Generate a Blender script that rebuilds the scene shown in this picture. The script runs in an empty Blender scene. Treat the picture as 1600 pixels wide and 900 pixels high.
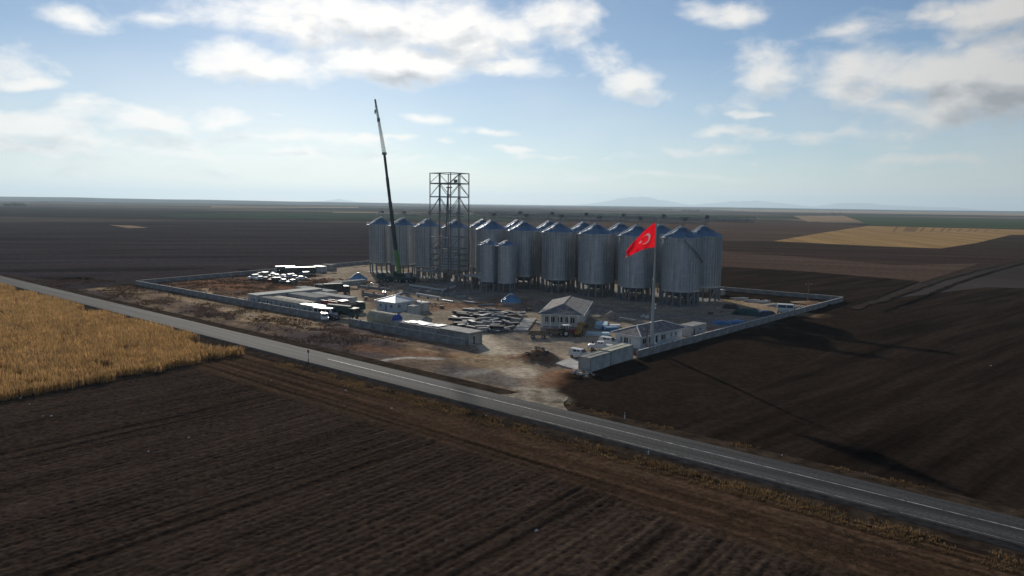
import bpy, math, random
import numpy as np
from mathutils import Vector, Matrix
random.seed(7); RNG = np.random.default_rng(7)
SC = bpy.context.scene
COL = SC.collection
R = math.radians

# ------------------------------------------------------------------ camera
FPX, CAMH = 1100.0, 30.0                       # focal length in photo pixels (1600 wide), drone height in m
PITCH, ROLL = math.atan(131.5 / FPX), R(0.75)
cam = bpy.data.cameras.new('camera'); cam.sensor_width = 36.0; cam.lens = 36.0 * FPX / 1600
cam.clip_start = 0.5; cam.clip_end = 120000
camo = bpy.data.objects.new('camera', cam); COL.objects.link(camo)
camo.location = (0, 0, CAMH)
camo.rotation_euler = (Matrix.Rotation(math.pi / 2 - PITCH, 3, 'X') @ Matrix.Rotation(ROLL, 3, 'Z')).to_euler()
SC.camera = camo

# ------------------------------------------------------------------ light
SUN_AZ, SUN_EL = R(-15), R(19.4)             # azimuth from +Y towards +X
SUN_DIR = Vector((math.sin(SUN_AZ) * math.cos(SUN_EL), math.cos(SUN_AZ) * math.cos(SUN_EL), math.sin(SUN_EL)))
sun = bpy.data.lights.new('sun', 'SUN'); sun.energy = 4.8; sun.angle = R(1.1); sun.color = (1.0, 0.93, 0.82)
suno = bpy.data.objects.new('sun', sun); COL.objects.link(suno)
suno.rotation_euler = SUN_DIR.to_track_quat('Z', 'Y').to_euler(); suno.location = (-60, 300, 160)
SKY_STRENGTH = 0.080
SC.view_settings.view_transform = 'Standard'; SC.view_settings.look = 'None'
SC.view_settings.exposure = 0.0; SC.view_settings.gamma = 1.0
try: SC.view_settings.use_curve_mapping = False
except Exception: pass
SC.cycles.volume_bounces = 0; SC.cycles.max_bounces = 5; SC.cycles.diffuse_bounces = 2
SC.cycles.glossy_bounces = 2; SC.cycles.transparent_max_bounces = 8
SC.cycles.use_denoising = True

def pix_ray(px, py):
    x, y = px - 800.0, 450.0 - py
    c, s = math.cos(ROLL), math.sin(ROLL)
    x, y = x * c - y * s, x * s + y * c
    cp, sp = math.cos(PITCH), math.sin(PITCH)
    return Vector((x, FPX * cp + y * sp, y * cp - FPX * sp))
def P(px, py, h=0.0):                          # ground point (x, y) surveyed from the photograph
    d = pix_ray(px, py); t = (h - CAMH) / d.z
    return (d.x * t, d.y * t)
# survey frame of the site: s runs along the road, t away from it
RA = R(-39.4)
ES = (math.cos(RA), math.sin(RA)); ET = (-math.sin(RA), math.cos(RA))
def W(s, t): return (s * ES[0] + t * ET[0], s * ES[1] + t * ET[1])
def ST(x, y): return (x * ES[0] + y * ES[1], x * ET[0] + y * ET[1])
def PS(px, py, h=0.0): return ST(*P(px, py, h))

# ------------------------------------------------------------------ world: daylight sky with cumulus
world = bpy.data.worlds.new('World'); SC.world = world; world.use_nodes = True
def build_world():
    nt = world.node_tree; N = nt.nodes; L = nt.links; N.clear()
    def grp_density():
        g = bpy.data.node_groups.new('cloud_density', 'ShaderNodeTree')
        g.interface.new_socket('p', in_out='INPUT', socket_type='NodeSocketVector')
        g.interface.new_socket('d', in_out='OUTPUT', socket_type='NodeSocketFloat')
        n = g.nodes; l = g.links
        gi = n.new('NodeGroupInput'); go = n.new('NodeGroupOutput')
        def vm(op, a, b=None):
            q = n.new('ShaderNodeVectorMath'); q.operation = op
            l.new(a, q.inputs[0]) if not isinstance(a, tuple) else setattr(q.inputs[0], 'default_value', a)
            if b is not None:
                l.new(b, q.inputs[1]) if not isinstance(b, tuple) else setattr(q.inputs[1], 'default_value', b)
            return q
        def mt(op, a, b=None, c=None):
            q = n.new('ShaderNodeMath'); q.operation = op
            for k, v in enumerate((a, b, c)):
                if v is None: continue
                if isinstance(v, (int, float)): q.inputs[k].default_value = v
                else: l.new(v, q.inputs[k])
            return q.outputs[0]
        p = gi.outputs[0]
        def noise(scl, detail, rough, dist=0.0):
            q = n.new('ShaderNodeTexNoise'); q.inputs['Detail'].default_value = detail
            q.inputs['Roughness'].default_value = rough; q.inputs['Scale'].default_value = 1.0
            q.inputs['Distortion'].default_value = dist
            s = vm('MULTIPLY', p, scl); l.new(s.outputs[0], q.inputs['Vector']); return q
        nb = noise((11, 20, 1), 10, 0.58, .2)                      # billows
        wz = noise((8, 15, 1), 3, 0.55)                        # broad warp
        warp = vm('SUBTRACT', wz.outputs['Color'], (0.5, 0.5, 0.5))
        warp = vm('MULTIPLY', warp.outputs[0], (0.12, 0.05, 0.0))
        q = vm('ADD', p, warp.outputs[0]).outputs[0]
        # cumulus seen in this part of the sky: azimuth, elevation (deg), half sizes (deg), weight
        best = None
        for (px, py, hw, hh, wgt) in CLOUDS:
            d = pix_ray(px, py).normalized()
            az, el = math.atan2(d.x, d.y), math.asin(d.z)
            a = vm('SUBTRACT', q, (az, el, 0)).outputs[0]
            a = vm('MULTIPLY', a, (FPX * math.cos(el) / (hw * 1.15), FPX / (hh * 1.15), 0)).outputs[0]
            ln = n.new('ShaderNodeVectorMath'); ln.operation = 'LENGTH'; l.new(a, ln.inputs[0])
            v = mt('MULTIPLY_ADD', ln.outputs['Value'], -wgt, wgt)
            best = v if best is None else mt('MAXIMUM', best, v)
        # fair-weather cloud over the rest of the sky, above and beside the surveyed ones
        sep = n.new('ShaderNodeSeparateXYZ'); l.new(p, sep.inputs[0])
        far = noise((2.3, 5.5, 1), 4, 0.55)
        fv = mt('MULTIPLY_ADD', far.outputs['Fac'], 3.4, -2.0)
        aaz = mt('ABSOLUTE', sep.outputs[0])
        out1 = n.new('ShaderNodeMapRange'); l.new(aaz, out1.inputs[0])
        out1.inputs[1].default_value = 0.62; out1.inputs[2].default_value = 0.85; out1.inputs[3].default_value = 0; out1.inputs[4].default_value = 1
        out2 = n.new('ShaderNodeMapRange'); l.new(sep.outputs[1], out2.inputs[0])
        out2.inputs[1].default_value = 0.25; out2.inputs[2].default_value = 0.38; out2.inputs[3].default_value = 0; out2.inputs[4].default_value = 1
        om = mt('MAXIMUM', out1.outputs[0], out2.outputs[0])
        fv = mt('ADD', fv, mt('MULTIPLY_ADD', om, 1.2, -1.2))
        best = mt('MAXIMUM', best, fv)
        # low streaky banks towards the horizon
        lowb = noise((3.2, 42, 1), 5, 0.6)
        band = n.new('ShaderNodeMapRange'); l.new(sep.outputs[1], band.inputs[0])
        band.inputs[1].default_value = 0.16; band.inputs[2].default_value = 0.03; band.inputs[3].default_value = 0; band.inputs[4].default_value = 1
        lv = mt('MULTIPLY_ADD', lowb.outputs['Fac'], 2.6, -1.42)
        lv = mt('ADD', lv, mt('MULTIPLY_ADD', band.outputs[0], 1.0, -1.0))
        best = mt('MAXIMUM', best, lv)
        d = mt('ADD', best, mt('MULTIPLY_ADD', nb.outputs['Fac'], 3.0, -1.58))
        l.new(d, go.inputs[0])
        return g
    g = grp_density()
    tc = N.new('ShaderNodeTexCoord')
    sep = N.new('ShaderNodeSeparateXYZ'); L.new(tc.outputs['Generated'], sep.inputs[0])
    def mt(op, a, b=None, c=None, clamp=False):
        q = N.new('ShaderNodeMath'); q.operation = op; q.use_clamp = clamp
        for k, v in enumerate((a, b, c)):
            if v is None: continue
            if isinstance(v, (int, float)): q.inputs[k].default_value = v
            else: L.new(v, q.inputs[k])
        return q.outputs[0]
    az = mt('ARCTAN2', sep.outputs[0], sep.outputs[1]); el = mt('ARCSINE', sep.outputs[2])
    comb = N.new('ShaderNodeCombineXYZ'); L.new(az, comb.inputs[0]); L.new(el, comb.inputs[1])
    d0 = N.new('ShaderNodeGroup'); d0.node_tree = g; L.new(comb.outputs[0], d0.inputs[0])
    off = N.new('ShaderNodeVectorMath'); off.operation = 'ADD'; L.new(comb.outputs[0], off.inputs[0]); off.inputs[1].default_value = (-0.006, 0.022, 0)
    d1 = N.new('ShaderNodeGroup'); d1.node_tree = g; L.new(off.outputs[0], d1.inputs[0])
    alpha = N.new('ShaderNodeMapRange'); alpha.interpolation_type = 'SMOOTHSTEP'; L.new(d0.outputs[0], alpha.inputs[0])
    alpha.inputs[1].default_value = -0.40; alpha.inputs[2].default_value = 0.85; alpha.inputs[4].default_value = 0.93
    above = mt('GREATER_THAN', el, 0.0)
    # thin milky veil of high cloud, thicker low down
    vs_ = N.new('ShaderNodeVectorMath'); vs_.operation = 'MULTIPLY'; L.new(comb.outputs[0], vs_.inputs[0]); vs_.inputs[1].default_value = (2.2, 5.0, 1)
    vn = N.new('ShaderNodeTexNoise'); vn.inputs['Scale'].default_value = 1; vn.inputs['Detail'].default_value = 5; vn.inputs['Roughness'].default_value = .5; L.new(vs_.outputs[0], vn.inputs['Vector'])
    vh = N.new('ShaderNodeMapRange'); L.new(el, vh.inputs[0]); vh.inputs[1].default_value = .0; vh.inputs[2].default_value = .20; vh.inputs[3].default_value = .55; vh.inputs[4].default_value = .02
    vv = N.new('ShaderNodeMapRange'); L.new(vn.outputs['Fac'], vv.inputs[0]); vv.inputs[1].default_value = .36; vv.inputs[2].default_value = .66; vv.inputs[3].default_value = .15; vv.inputs[4].default_value = 1.5
    veil = mt('MULTIPLY', vh.outputs[0], vv.outputs[0])
    al = mt('MULTIPLY', mt('MAXIMUM', alpha.outputs[0], veil), above)
    # light on the cloud: thin sunward side is bright, thick underside grey; brighter near the sun (forward scattering)
    lit = mt('SUBTRACT', d0.outputs[0], d1.outputs[0])
    shade = N.new('ShaderNodeMapRange'); L.new(mt('MULTIPLY_ADD', lit, -0.9, d1.outputs[0]), shade.inputs[0])
    shade.inputs[1].default_value = 0.3; shade.inputs[2].default_value = 2.0; shade.inputs[3].default_value = 1.0; shade.inputs[4].default_value = 0.5
    dot = N.new('ShaderNodeVectorMath'); dot.operation = 'DOT_PRODUCT'; L.new(tc.outputs['Generated'], dot.inputs[0]); dot.inputs[1].default_value = SUN_DIR
    fwd = N.new('ShaderNodeMapRange'); L.new(dot.outputs['Value'], fwd.inputs[0])
    fwd.inputs[1].default_value = 0.55; fwd.inputs[2].default_value = 0.99; fwd.inputs[3].default_value = 0.52; fwd.inputs[4].default_value = 1.12
    shd = mt('ADD', 1.0, mt('MULTIPLY', alpha.outputs[0], mt('SUBTRACT', shade.outputs[0], 1.0)))
    cb = mt('MULTIPLY', shd, fwd.outputs[0])
    ramp = N.new('ShaderNodeMix'); ramp.data_type = 'RGBA'; L.new(shd, ramp.inputs[0])
    ramp.inputs[6].default_value = (0.78, 0.86, 1.0, 1); ramp.inputs[7].default_value = (1.0, 0.965, 0.915, 1)
    sky = N.new('ShaderNodeTexSky'); sky.sky_type = 'NISHITA'; sky.sun_disc = False
    sky.sun_elevation = SUN_EL; sky.sun_rotation = SUN_AZ; sky.altitude = 900
    sky.air_density = 1.0; sky.dust_density = 0.25; sky.ozone_density = 3.2
    bg = N.new('ShaderNodeBackground'); L.new(sky.outputs[0], bg.inputs[0]); bg.inputs[1].default_value = SKY_STRENGTH
    bc = N.new('ShaderNodeBackground'); L.new(ramp.outputs[2], bc.inputs[0]); L.new(cb, bc.inputs[1])
    mix = N.new('ShaderNodeMixShader'); L.new(al, mix.inputs[0]); L.new(bg.outputs[0], mix.inputs[1]); L.new(bc.outputs[0], mix.inputs[2])
    out = N.new('ShaderNodeOutputWorld'); L.new(mix.outputs[0], out.inputs[0])
CLOUDS = [(470,38,150,30,1.1),(590,25,180,36,1.35),(690,45,140,36,1.5),(430,100,105,24,1.2),(610,95,165,30,1.5),(790,102,95,20,1.0),
          (870,35,55,32,1.1),(800,60,60,24,.9),(45,126,48,13,1.1),(140,30,30,14,.8),(255,32,40,9,.6),(225,178,150,22,1.0),(50,192,90,24,1.0),
          (430,216,130,11,.9),(180,222,180,16,.8),(650,186,38,9,1.0),(600,220,50,6,.8),(690,222,30,5,.7),(800,238,55,7,.8),
          (1005,116,46,20,1.1),(1020,135,40,22,.5),(1215,118,76,34,.75),(1200,150,70,22,.4),(1420,115,120,40,1.4),(1540,112,120,50,1.6),
          (1400,160,60,12,.7),(1560,20,75,28,1.2),(1510,62,62,13,.8),(1465,24,24,14,.9),(1345,42,55,12,.75),(1125,12,36,15,.8),
          (1130,210,46,9,.9),(1112,234,52,10,.9),(1180,181,30,6,.8),(450,185,25,5,.7),(330,262,120,7,.5),(1000,275,180,6,.5),(1440,256,130,9,.6),
          (90,232,150,13,.9),(300,238,130,10,.8),(500,243,150,8,.8),(350,190,70,9,.8),(120,165,60,10,.7),(620,250,120,6,.6),(760,205,60,6,.6),(900,250,90,5,.6),(930,90,40,16,.5),(1300,215,120,10,.45),(1500,175,150,30,.55),(-180,90,160,40,1.2),(1790,70,170,60,1.4)]
build_world()

# ------------------------------------------------------------------ materials (all procedural)
MATS = {}
def pm(name, col, rough=0.8, metal=0.0, var=0.18, scale=0.6, bump=0.0, bscale=3.0, spec=0.4, col2=None, stretch=None, attr=None, trans=0.0, fine=0.0):
    if name in MATS: return MATS[name]
    m = bpy.data.materials.new(name); m.use_nodes = True; nt = m.node_tree; N = nt.nodes; L = nt.links
    b = N['Principled BSDF']; b.inputs['Roughness'].default_value = rough; b.inputs['Metallic'].default_value = metal
    b.inputs['Specular IOR Level'].default_value = spec
    tc = N.new('ShaderNodeTexCoord'); vec = tc.outputs['Object']
    if stretch:                                   # (angle, sx, sy): streaks along a direction
        mp = N.new('ShaderNodeMapping'); L.new(vec, mp.inputs[0])
        mp.inputs['Rotation'].default_value = (0, 0, -stretch[0]); 
        vr = N.new('ShaderNodeVectorMath'); vr.operation = 'MULTIPLY'; L.new(mp.outputs[0], vr.inputs[0]); vr.inputs[1].default_value = (stretch[1], stretch[2], 1)
        sv = vr.outputs[0]
    else: sv = vec
    n1 = N.new('ShaderNodeTexNoise'); n1.inputs['Scale'].default_value = scale; n1.inputs['Detail'].default_value = 7; n1.inputs['Roughness'].default_value = 0.65
    L.new(sv, n1.inputs['Vector'])
    c2 = col2 or tuple(max(0, c * (1 - 2 * var)) for c in col)
    c1 = col if col2 else tuple(min(1, c * (1 + var)) for c in col)
    mr = N.new('ShaderNodeMapRange'); L.new(n1.outputs['Fac'], mr.inputs[0]); mr.inputs[1].default_value = 0.32; mr.inputs[2].default_value = 0.68
    mx = N.new('ShaderNodeMix'); mx.data_type = 'RGBA'; L.new(mr.outputs[0], mx.inputs[0])
    mx.inputs[6].default_value = (*c2, 1); mx.inputs[7].default_value = (*c1, 1)
    cout = mx.outputs[2]
    if attr:
        at = N.new('ShaderNodeAttribute'); at.attribute_name = attr
        mu = N.new('ShaderNodeMix'); mu.data_type = 'RGBA'; mu.blend_type = 'MULTIPLY'; mu.inputs[0].default_value = 1
        L.new(at.outputs['Color'], mu.inputs[6]); L.new(cout, mu.inputs[7]); cout = mu.outputs[2]
    if fine:
        n3 = N.new('ShaderNodeTexNoise'); n3.inputs['Scale'].default_value = fine; n3.inputs['Detail'].default_value = 4; n3.inputs['Roughness'].default_value = .7
        L.new(vec, n3.inputs['Vector'])
        m3 = N.new('ShaderNodeMapRange'); L.new(n3.outputs['Fac'], m3.inputs[0]); m3.inputs[1].default_value = .3; m3.inputs[2].default_value = .7; m3.inputs[3].default_value = .6; m3.inputs[4].default_value = 1.4
        mu = N.new('ShaderNodeMix'); mu.data_type = 'RGBA'; mu.blend_type = 'MULTIPLY'; mu.inputs[0].default_value = 1
        L.new(cout, mu.inputs[6]); L.new(m3.outputs[0], mu.inputs[7]); cout = mu.outputs[2]
    L.new(cout, b.inputs['Base Color'])
    if bump:
        n2 = N.new('ShaderNodeTexNoise'); n2.inputs['Scale'].default_value = bscale; n2.inputs['Detail'].default_value = 6; n2.inputs['Roughness'].default_value = .7
        L.new(vec, n2.inputs['Vector'])
        bp = N.new('ShaderNodeBump'); bp.inputs['Strength'].default_value = 1.0; bp.inputs['Distance'].default_value = bump
        L.new(n2.outputs['Fac'], bp.inputs['Height']); L.new(bp.outputs[0], b.inputs['Normal'])
    if trans:
        out = N['Material Output']; tr = N.new('ShaderNodeBsdfTranslucent'); L.new(cout, tr.inputs[0])
        ms = N.new('ShaderNodeMixShader'); ms.inputs[0].default_value = trans
        L.new(b.outputs[0], ms.inputs[1]); L.new(tr.outputs[0], ms.inputs[2]); L.new(ms.outputs[0], out.inputs[0])
    MATS[name] = m; return m

galv = pm('galvanised_sheet', (.40,.42,.44), .48, .75, .12, .9, spec=.5)
galv_roof_sky = pm('galvanised_roof_sky_tint', (.15,.25,.37), .52, .5, .14, .7, spec=.4)  # blue of the reflected sky is put into the base colour
galv_rib = pm('galvanised_rib', (.46,.475,.49), .42, .6, .15, 1.0)
steel = pm('painted_steel', (.20,.21,.22), .55, .3, .2, .8)
steel_lt = pm('bare_steel', (.42,.43,.44), .45, .5, .2, .8)
concrete = pm('concrete', (.29,.28,.26), .95, 0, .25, .35, .01, 6, spec=.1)
concrete_lt = pm('pale_concrete', (.42,.405,.375), .95, 0, .2, .5, .01, 6, spec=.1)
wallmat = pm('precast_wall_concrete', (.25,.24,.235), .9, 0, .22, .5, .01, 5)
white_paint = pm('white_wall_paint', (.70,.70,.68), .85, 0, .10, .4, spec=.15)
cream_paint = pm('cream_wall_paint', (.54,.52,.46), .85, 0, .08, .4)
cabin_white = pm('cabin_panel_white', (.40,.40,.385), .85, 0, .18, .5, spec=.12)
white_roof = pm('white_sheet_roof', (.66,.66,.64), .5, 0, .10, .5, spec=.4)
beige_sheet = pm('beige_sheet', (.40,.36,.27), .85, 0, .18, .5, spec=.12)
roof_tile = pm('brown_grey_roof_tile', (.215,.205,.20), .92, 0, .25, .8, .03, 4, spec=.08)
glass = pm('dark_window_glass', (.025,.032,.04), .12, 0, .1, .5, spec=.6)
dark = pm('dark_rubber', (.025,.025,.026), .8, 0, .2, 2)
blackish = pm('dark_grime_and_room_shade', (.05,.048,.046), .8, 0, .3, 1)  # grime on scrap and stacks; inside buildings it paints the unlit room
car_white = pm('white_car_paint', (.62,.62,.61), .42, 0, .06, .4, spec=.3)
car_grey = pm('grey_car_paint', (.20,.21,.22), .42, .4, .05, .4, spec=.6)
car_dark = pm('dark_car_paint', (.04,.045,.055), .25, .2, .05, .4, spec=.6)
car_red = pm('red_car_paint', (.30,.03,.03), .3, 0, .05, .4, spec=.6)
lamp_mat = pm('lamp_glass', (.6,.6,.58), .2, 0, .05, 1)
tail_mat = pm('tail_lamp_red', (.4,.02,.02), .3, 0, .05, 1)
green_paint = pm('green_crane_paint', (.10,.24,.06), .4, 0, .12, .5)
teal_paint_and_shade = pm('truck_green_and_crane_shade', (.035,.075,.07), .65, 0, .25, .5, spec=.2)  # truck paint; on the crane carrier its darkness is painted shade
maroon = pm('maroon_paint', (.20,.035,.05), .5, 0, .2, .6)
blue_paint = pm('blue_paint', (.03,.09,.36), .45, 0, .12, .6)
blue_sheet = pm('pale_blue_sheet', (.38,.52,.60), .5, 0, .1, .5)
tarp_blue = pm('blue_tarpaulin', (.05,.16,.32), .5, 0, .2, 1)
yellow_paint = pm('yellow_machine_paint', (.30,.175,.04), .45, 0, .15, .6)
red_paint = pm('red_machine_paint', (.45,.04,.03), .45, 0, .15, .6)
asphalt = pm('asphalt', (.052,.052,.053), .85, 0, .28, .5, .004, 20, spec=.06, stretch=(RA, .05, 1.1), fine=3)
linepaint = pm('worn_road_paint', (.34,.34,.33), .7, 0, .5, .8)
verge_soil = pm('verge_soil', (.050,.036,.026), .95, 0, .35, .5, .03, 3, spec=0)
wood = pm('weathered_wood', (.20,.14,.09), .85, 0, .25, 1.5)
cloth_dark = pm('dark_clothing', (.04,.04,.05), .9, 0, .2, 3)
cloth_vest = pm('brown_clothing', (.12,.05,.04), .9, 0, .2, 3)
stone_mat = pm('pale_stone', (.55,.53,.50), .85, 0, .15, 2)

# ------------------------------------------------------------------ mesh helpers
class MB:
    def __init__(self): self.v = []; self.f = []
    def add(self, vs, fs):
        o = len(self.v); self.v += [tuple(p) for p in vs]; self.f += [tuple(i + o for i in f) for f in fs]; return self
    def box(self, c, s, rz=0.0, M=None, taper=1.0):
        hx, hy, hz = s[0] / 2, s[1] / 2, s[2] / 2
        vs = [Vector((x * hx * (taper if z > 0 else 1), y * hy * (taper if z > 0 else 1), z * hz)) for z in (-1, 1) for y in (-1, 1) for x in (-1, 1)]
        m = M if M is not None else Matrix.Rotation(rz, 3, 'Z')
        vs = [m @ p + Vector(c) for p in vs]
        return self.add(vs, [(0,2,3,1),(4,5,7,6),(0,1,5,4),(2,6,7,3),(0,4,6,2),(1,3,7,5)])
    def beam(self, a, b, w, h=None):
        a, b = Vector(a), Vector(b); d = b - a; ln = d.length
        if ln < 1e-6: return self
        q = d.to_track_quat('X', 'Z').to_matrix()
        return self.box((a + b) / 2, (ln, w, h or w), M=q)
    def tube(self, a, b, r0, r1=None, n=8, cap=True):
        a, b = Vector(a), Vector(b); r1 = r0 if r1 is None else r1
        q = (b - a).to_track_quat('Z', 'Y').to_matrix()
        vs = []
        for p, r in ((a, r0), (b, r1)):
            for k in range(n):
                t = 2 * math.pi * k / n; vs.append(q @ Vector((r * math.cos(t), r * math.sin(t), 0)) + p)
        fs = [(k, (k + 1) % n, n + (k + 1) % n, n + k) for k in range(n)]
        if cap: fs += [tuple(reversed(range(n))), tuple(range(n, 2 * n))]
        return self.add(vs, fs)
    def lathe(self, prof, n=32, c=(0, 0, 0), caps=(False, False)):
        vs = []
        for r, z in prof:
            for k in range(n):
                t = 2 * math.pi * k / n; vs.append((c[0] + r * math.cos(t), c[1] + r * math.sin(t), c[2] + z))
        fs = []
        for j in range(len(prof) - 1):
            for k in range(n):
                fs.append((j * n + k, j * n + (k + 1) % n, (j + 1) * n + (k + 1) % n, (j + 1) * n + k))
        if caps[0]: fs.append(tuple(reversed(range(n))))
        if caps[1]: fs.append(tuple(range((len(prof) - 1) * n, len(prof) * n)))
        return self.add(vs, fs)
    def prism(self, pts, axis, a, b):           # 2-D outline swept along an axis ('x': pts are (y,z); 'y': (x,z); 'z': (x,y))
        mk = {'x': lambda p, w: (w, p[0], p[1]), 'y': lambda p, w: (p[0], w, p[1]), 'z': lambda p, w: (p[0], p[1], w)}[axis]
        n = len(pts); vs = [mk(p, a) for p in pts] + [mk(p, b) for p in pts]
        fs = [(k, (k + 1) % n, n + (k + 1) % n, n + k) for k in range(n)] + [tuple(reversed(range(n))), tuple(range(n, 2 * n))]
        return self.add(vs, fs)
    def build(self, name, mat, parent=None, smooth=False, loc=None, stuff=False):
        me = bpy.data.meshes.new(name); me.from_pydata(self.v, [], self.f); me.materials.append(mat)
        fix_normals(me)
        if smooth:
            me.polygons.foreach_set('use_smooth', [True] * len(me.polygons))
            try: me.set_sharp_from_angle(angle=R(35))
            except Exception: pass
        return link(name, me, parent, loc, stuff)
def fix_normals(me):
    import bmesh
    bm = bmesh.new(); bm.from_mesh(me); bmesh.ops.recalc_face_normals(bm, faces=bm.faces); bm.to_mesh(me); bm.free()
def link(name, me, parent=None, loc=None, stuff=False):
    o = bpy.data.objects.new(name, me); COL.objects.link(o)
    if parent is not None: o.parent = parent
    if loc is not None: o.location = loc
    if stuff: o['kind'] = 'stuff'
    return o
def tag(o, label, cat, group=None):
    o['label'] = label; o['category'] = cat
    if group: o['group'] = group
    return o
def thing(name, label, cat, xy, rz=0.0, group=None, z=0.0):
    o = bpy.data.objects.new(name, None); COL.objects.link(o); o.empty_display_size = .5
    o.location = (xy[0], xy[1], z); o.rotation_euler = (0, 0, rz)
    return tag(o, label, cat, group)
def copy_tree(o, parent=None):
    c = o.copy(); COL.objects.link(c); c.parent = parent
    for ch in list(o.children): copy_tree(ch, c)
    return c
def mesh_np(name, verts, faces, mat, parent=None, stuff=False, colors=None, smooth=False):
    verts = np.asarray(verts, np.float32); faces = np.asarray(faces, np.int32); k = faces.shape[1]
    me = bpy.data.meshes.new(name); me.vertices.add(len(verts)); me.vertices.foreach_set('co', verts.ravel())
    me.loops.add(faces.size); me.loops.foreach_set('vertex_index', faces.ravel())
    me.polygons.add(len(faces)); me.polygons.foreach_set('loop_start', np.arange(0, faces.size, k, dtype=np.int32))
    if smooth: me.polygons.foreach_set('use_smooth', np.ones(len(faces), bool))
    me.update(calc_edges=True)
    if colors is not None:
        ca = me.color_attributes.new('Col', 'FLOAT_COLOR', 'POINT')
        ca.data.foreach_set('color', np.concatenate([colors, np.ones((len(colors), 1))], 1).astype(np.float32).ravel())
    me.materials.append(mat)
    return link(name, me, parent, None, stuff)
def structure(o): o['kind'] = 'structure'; return o
def vnoise(x, y, seed=0):                        # smooth value noise for terrain
    rs = np.random.default_rng(seed); tab = rs.random((256, 256))
    xi, yi = np.floor(x).astype(int), np.floor(y).astype(int); fx, fy = x - xi, y - yi
    fx, fy = fx * fx * (3 - 2 * fx), fy * fy * (3 - 2 * fy)
    g = lambda a, b: tab[a % 256, b % 256]
    return (g(xi, yi) * (1 - fx) + g(xi + 1, yi) * fx) * (1 - fy) + (g(xi, yi + 1) * (1 - fx) + g(xi + 1, yi + 1) * fx) * fy
def fbm(x, y, seed=0, octv=4):
    a, o, n = .5, 0, 0
    for k in range(octv): o = o + a * vnoise(x * 2 ** k, y * 2 ** k, seed + k); n += a; a *= .55
    return o / n
def in_poly(x, y, poly):
    r = np.zeros(x.shape, bool); n = len(poly)
    for i in range(n):
        x1, y1 = poly[i]; x2, y2 = poly[(i + 1) % n]
        if y1 == y2: continue
        c = ((y1 > y) != (y2 > y)) & (x < (x2 - x1) * (y - y1) / (y2 - y1) + x1); r ^= c
    return r

# ================================================================== SETTING
# ------------------------------------------------------------------ open plain
def ground_material():
    m = bpy.data.materials.new('farmland_mosaic'); m.use_nodes = True; nt = m.node_tree; N = nt.nodes; L = nt.links
    b = N['Principled BSDF']; b.inputs['Roughness'].default_value = .95; b.inputs['Specular IOR Level'].default_value = 0
    tc = N.new('ShaderNodeTexCoord'); mp = N.new('ShaderNodeMapping'); L.new(tc.outputs['Object'], mp.inputs[0])
    mp.inputs['Rotation'].default_value = (0, 0, R(8))
    wn = N.new('ShaderNodeTexNoise'); wn.inputs['Scale'].default_value = .0006; L.new(tc.outputs['Object'], wn.inputs['Vector'])
    wv = N.new('ShaderNodeVectorMath'); wv.operation = 'MULTIPLY_ADD'; L.new(wn.outputs['Color'], wv.inputs[0]); wv.inputs[1].default_value = (500, 300, 0); L.new(mp.outputs[0], wv.inputs[2])
    sc = N.new('ShaderNodeVectorMath'); sc.operation = 'MULTIPLY'; L.new(wv.outputs[0], sc.inputs[0]); sc.inputs[1].default_value = (1 / 900, 1 / 420, 0)
    vo = N.new('ShaderNodeTexVoronoi'); vo.distance = 'CHEBYCHEV'; vo.inputs['Scale'].default_value = 1; vo.inputs['Randomness'].default_value = .75; L.new(sc.outputs[0], vo.inputs['Vector'])
    sp = N.new('ShaderNodeSeparateColor'); L.new(vo.outputs['Color'], sp.inputs[0])
    cr = N.new('ShaderNodeValToRGB'); L.new(sp.outputs[0], cr.inputs[0]); cr.color_ramp.interpolation = 'CONSTANT'
    el = cr.color_ramp.elements
    cols = [(0, (.036,.032,.032)), (.28, (.058,.048,.044)), (.48, (.030,.028,.030)), (.62, (.11,.085,.06)), (.74, (.035,.055,.035)), (.84, (.075,.06,.052)), (.93, (.16,.12,.075))]
    el[0].position = 0; el[0].color = (*cols[0][1], 1); el[1].position = cols[1][0]; el[1].color = (*cols[1][1], 1)
    for p, c in cols[2:]: e = el.new(p); e.color = (*c, 1)
    n = N.new('ShaderNodeTexNoise'); n.inputs['Scale'].default_value = .01; n.inputs['Detail'].default_value = 8; L.new(tc.outputs['Object'], n.inputs['Vector'])
    mr = N.new('ShaderNodeMapRange'); L.new(n.outputs['Fac'], mr.inputs[0]); mr.inputs[1].default_value = .3; mr.inputs[2].default_value = .7; mr.inputs[3].default_value = .75; mr.inputs[4].default_value = 1.25
    mu = N.new('ShaderNodeMix'); mu.data_type = 'RGBA'; mu.blend_type = 'MULTIPLY'; mu.inputs[0].default_value = 1
    L.new(cr.outputs[0], mu.inputs[6]); L.new(mr.outputs[0], mu.inputs[7]); L.new(mu.outputs[2], b.inputs['Base Color'])
    return m
gx = np.array([-42000, -15000, -5000, -1500, -400, 400, 1500, 5000, 15000, 42000.]); gy = np.array([-3000, -400, 400, 1500, 5000, 12000, 25000, 42000.])
X, Y = np.meshgrid(gx, gy); nx, ny = len(gx), len(gy)
idx = np.arange(nx * ny).reshape(ny, nx)
def grid_faces(idx): return np.stack([idx[:-1, :-1], idx[:-1, 1:], idx[1:, 1:], idx[1:, :-1]], -1).reshape(-1, 4)
structure(mesh_np('ground', np.stack([X.ravel(), Y.ravel(), np.zeros(X.size)], 1), grid_faces(idx), ground_material()))

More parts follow.
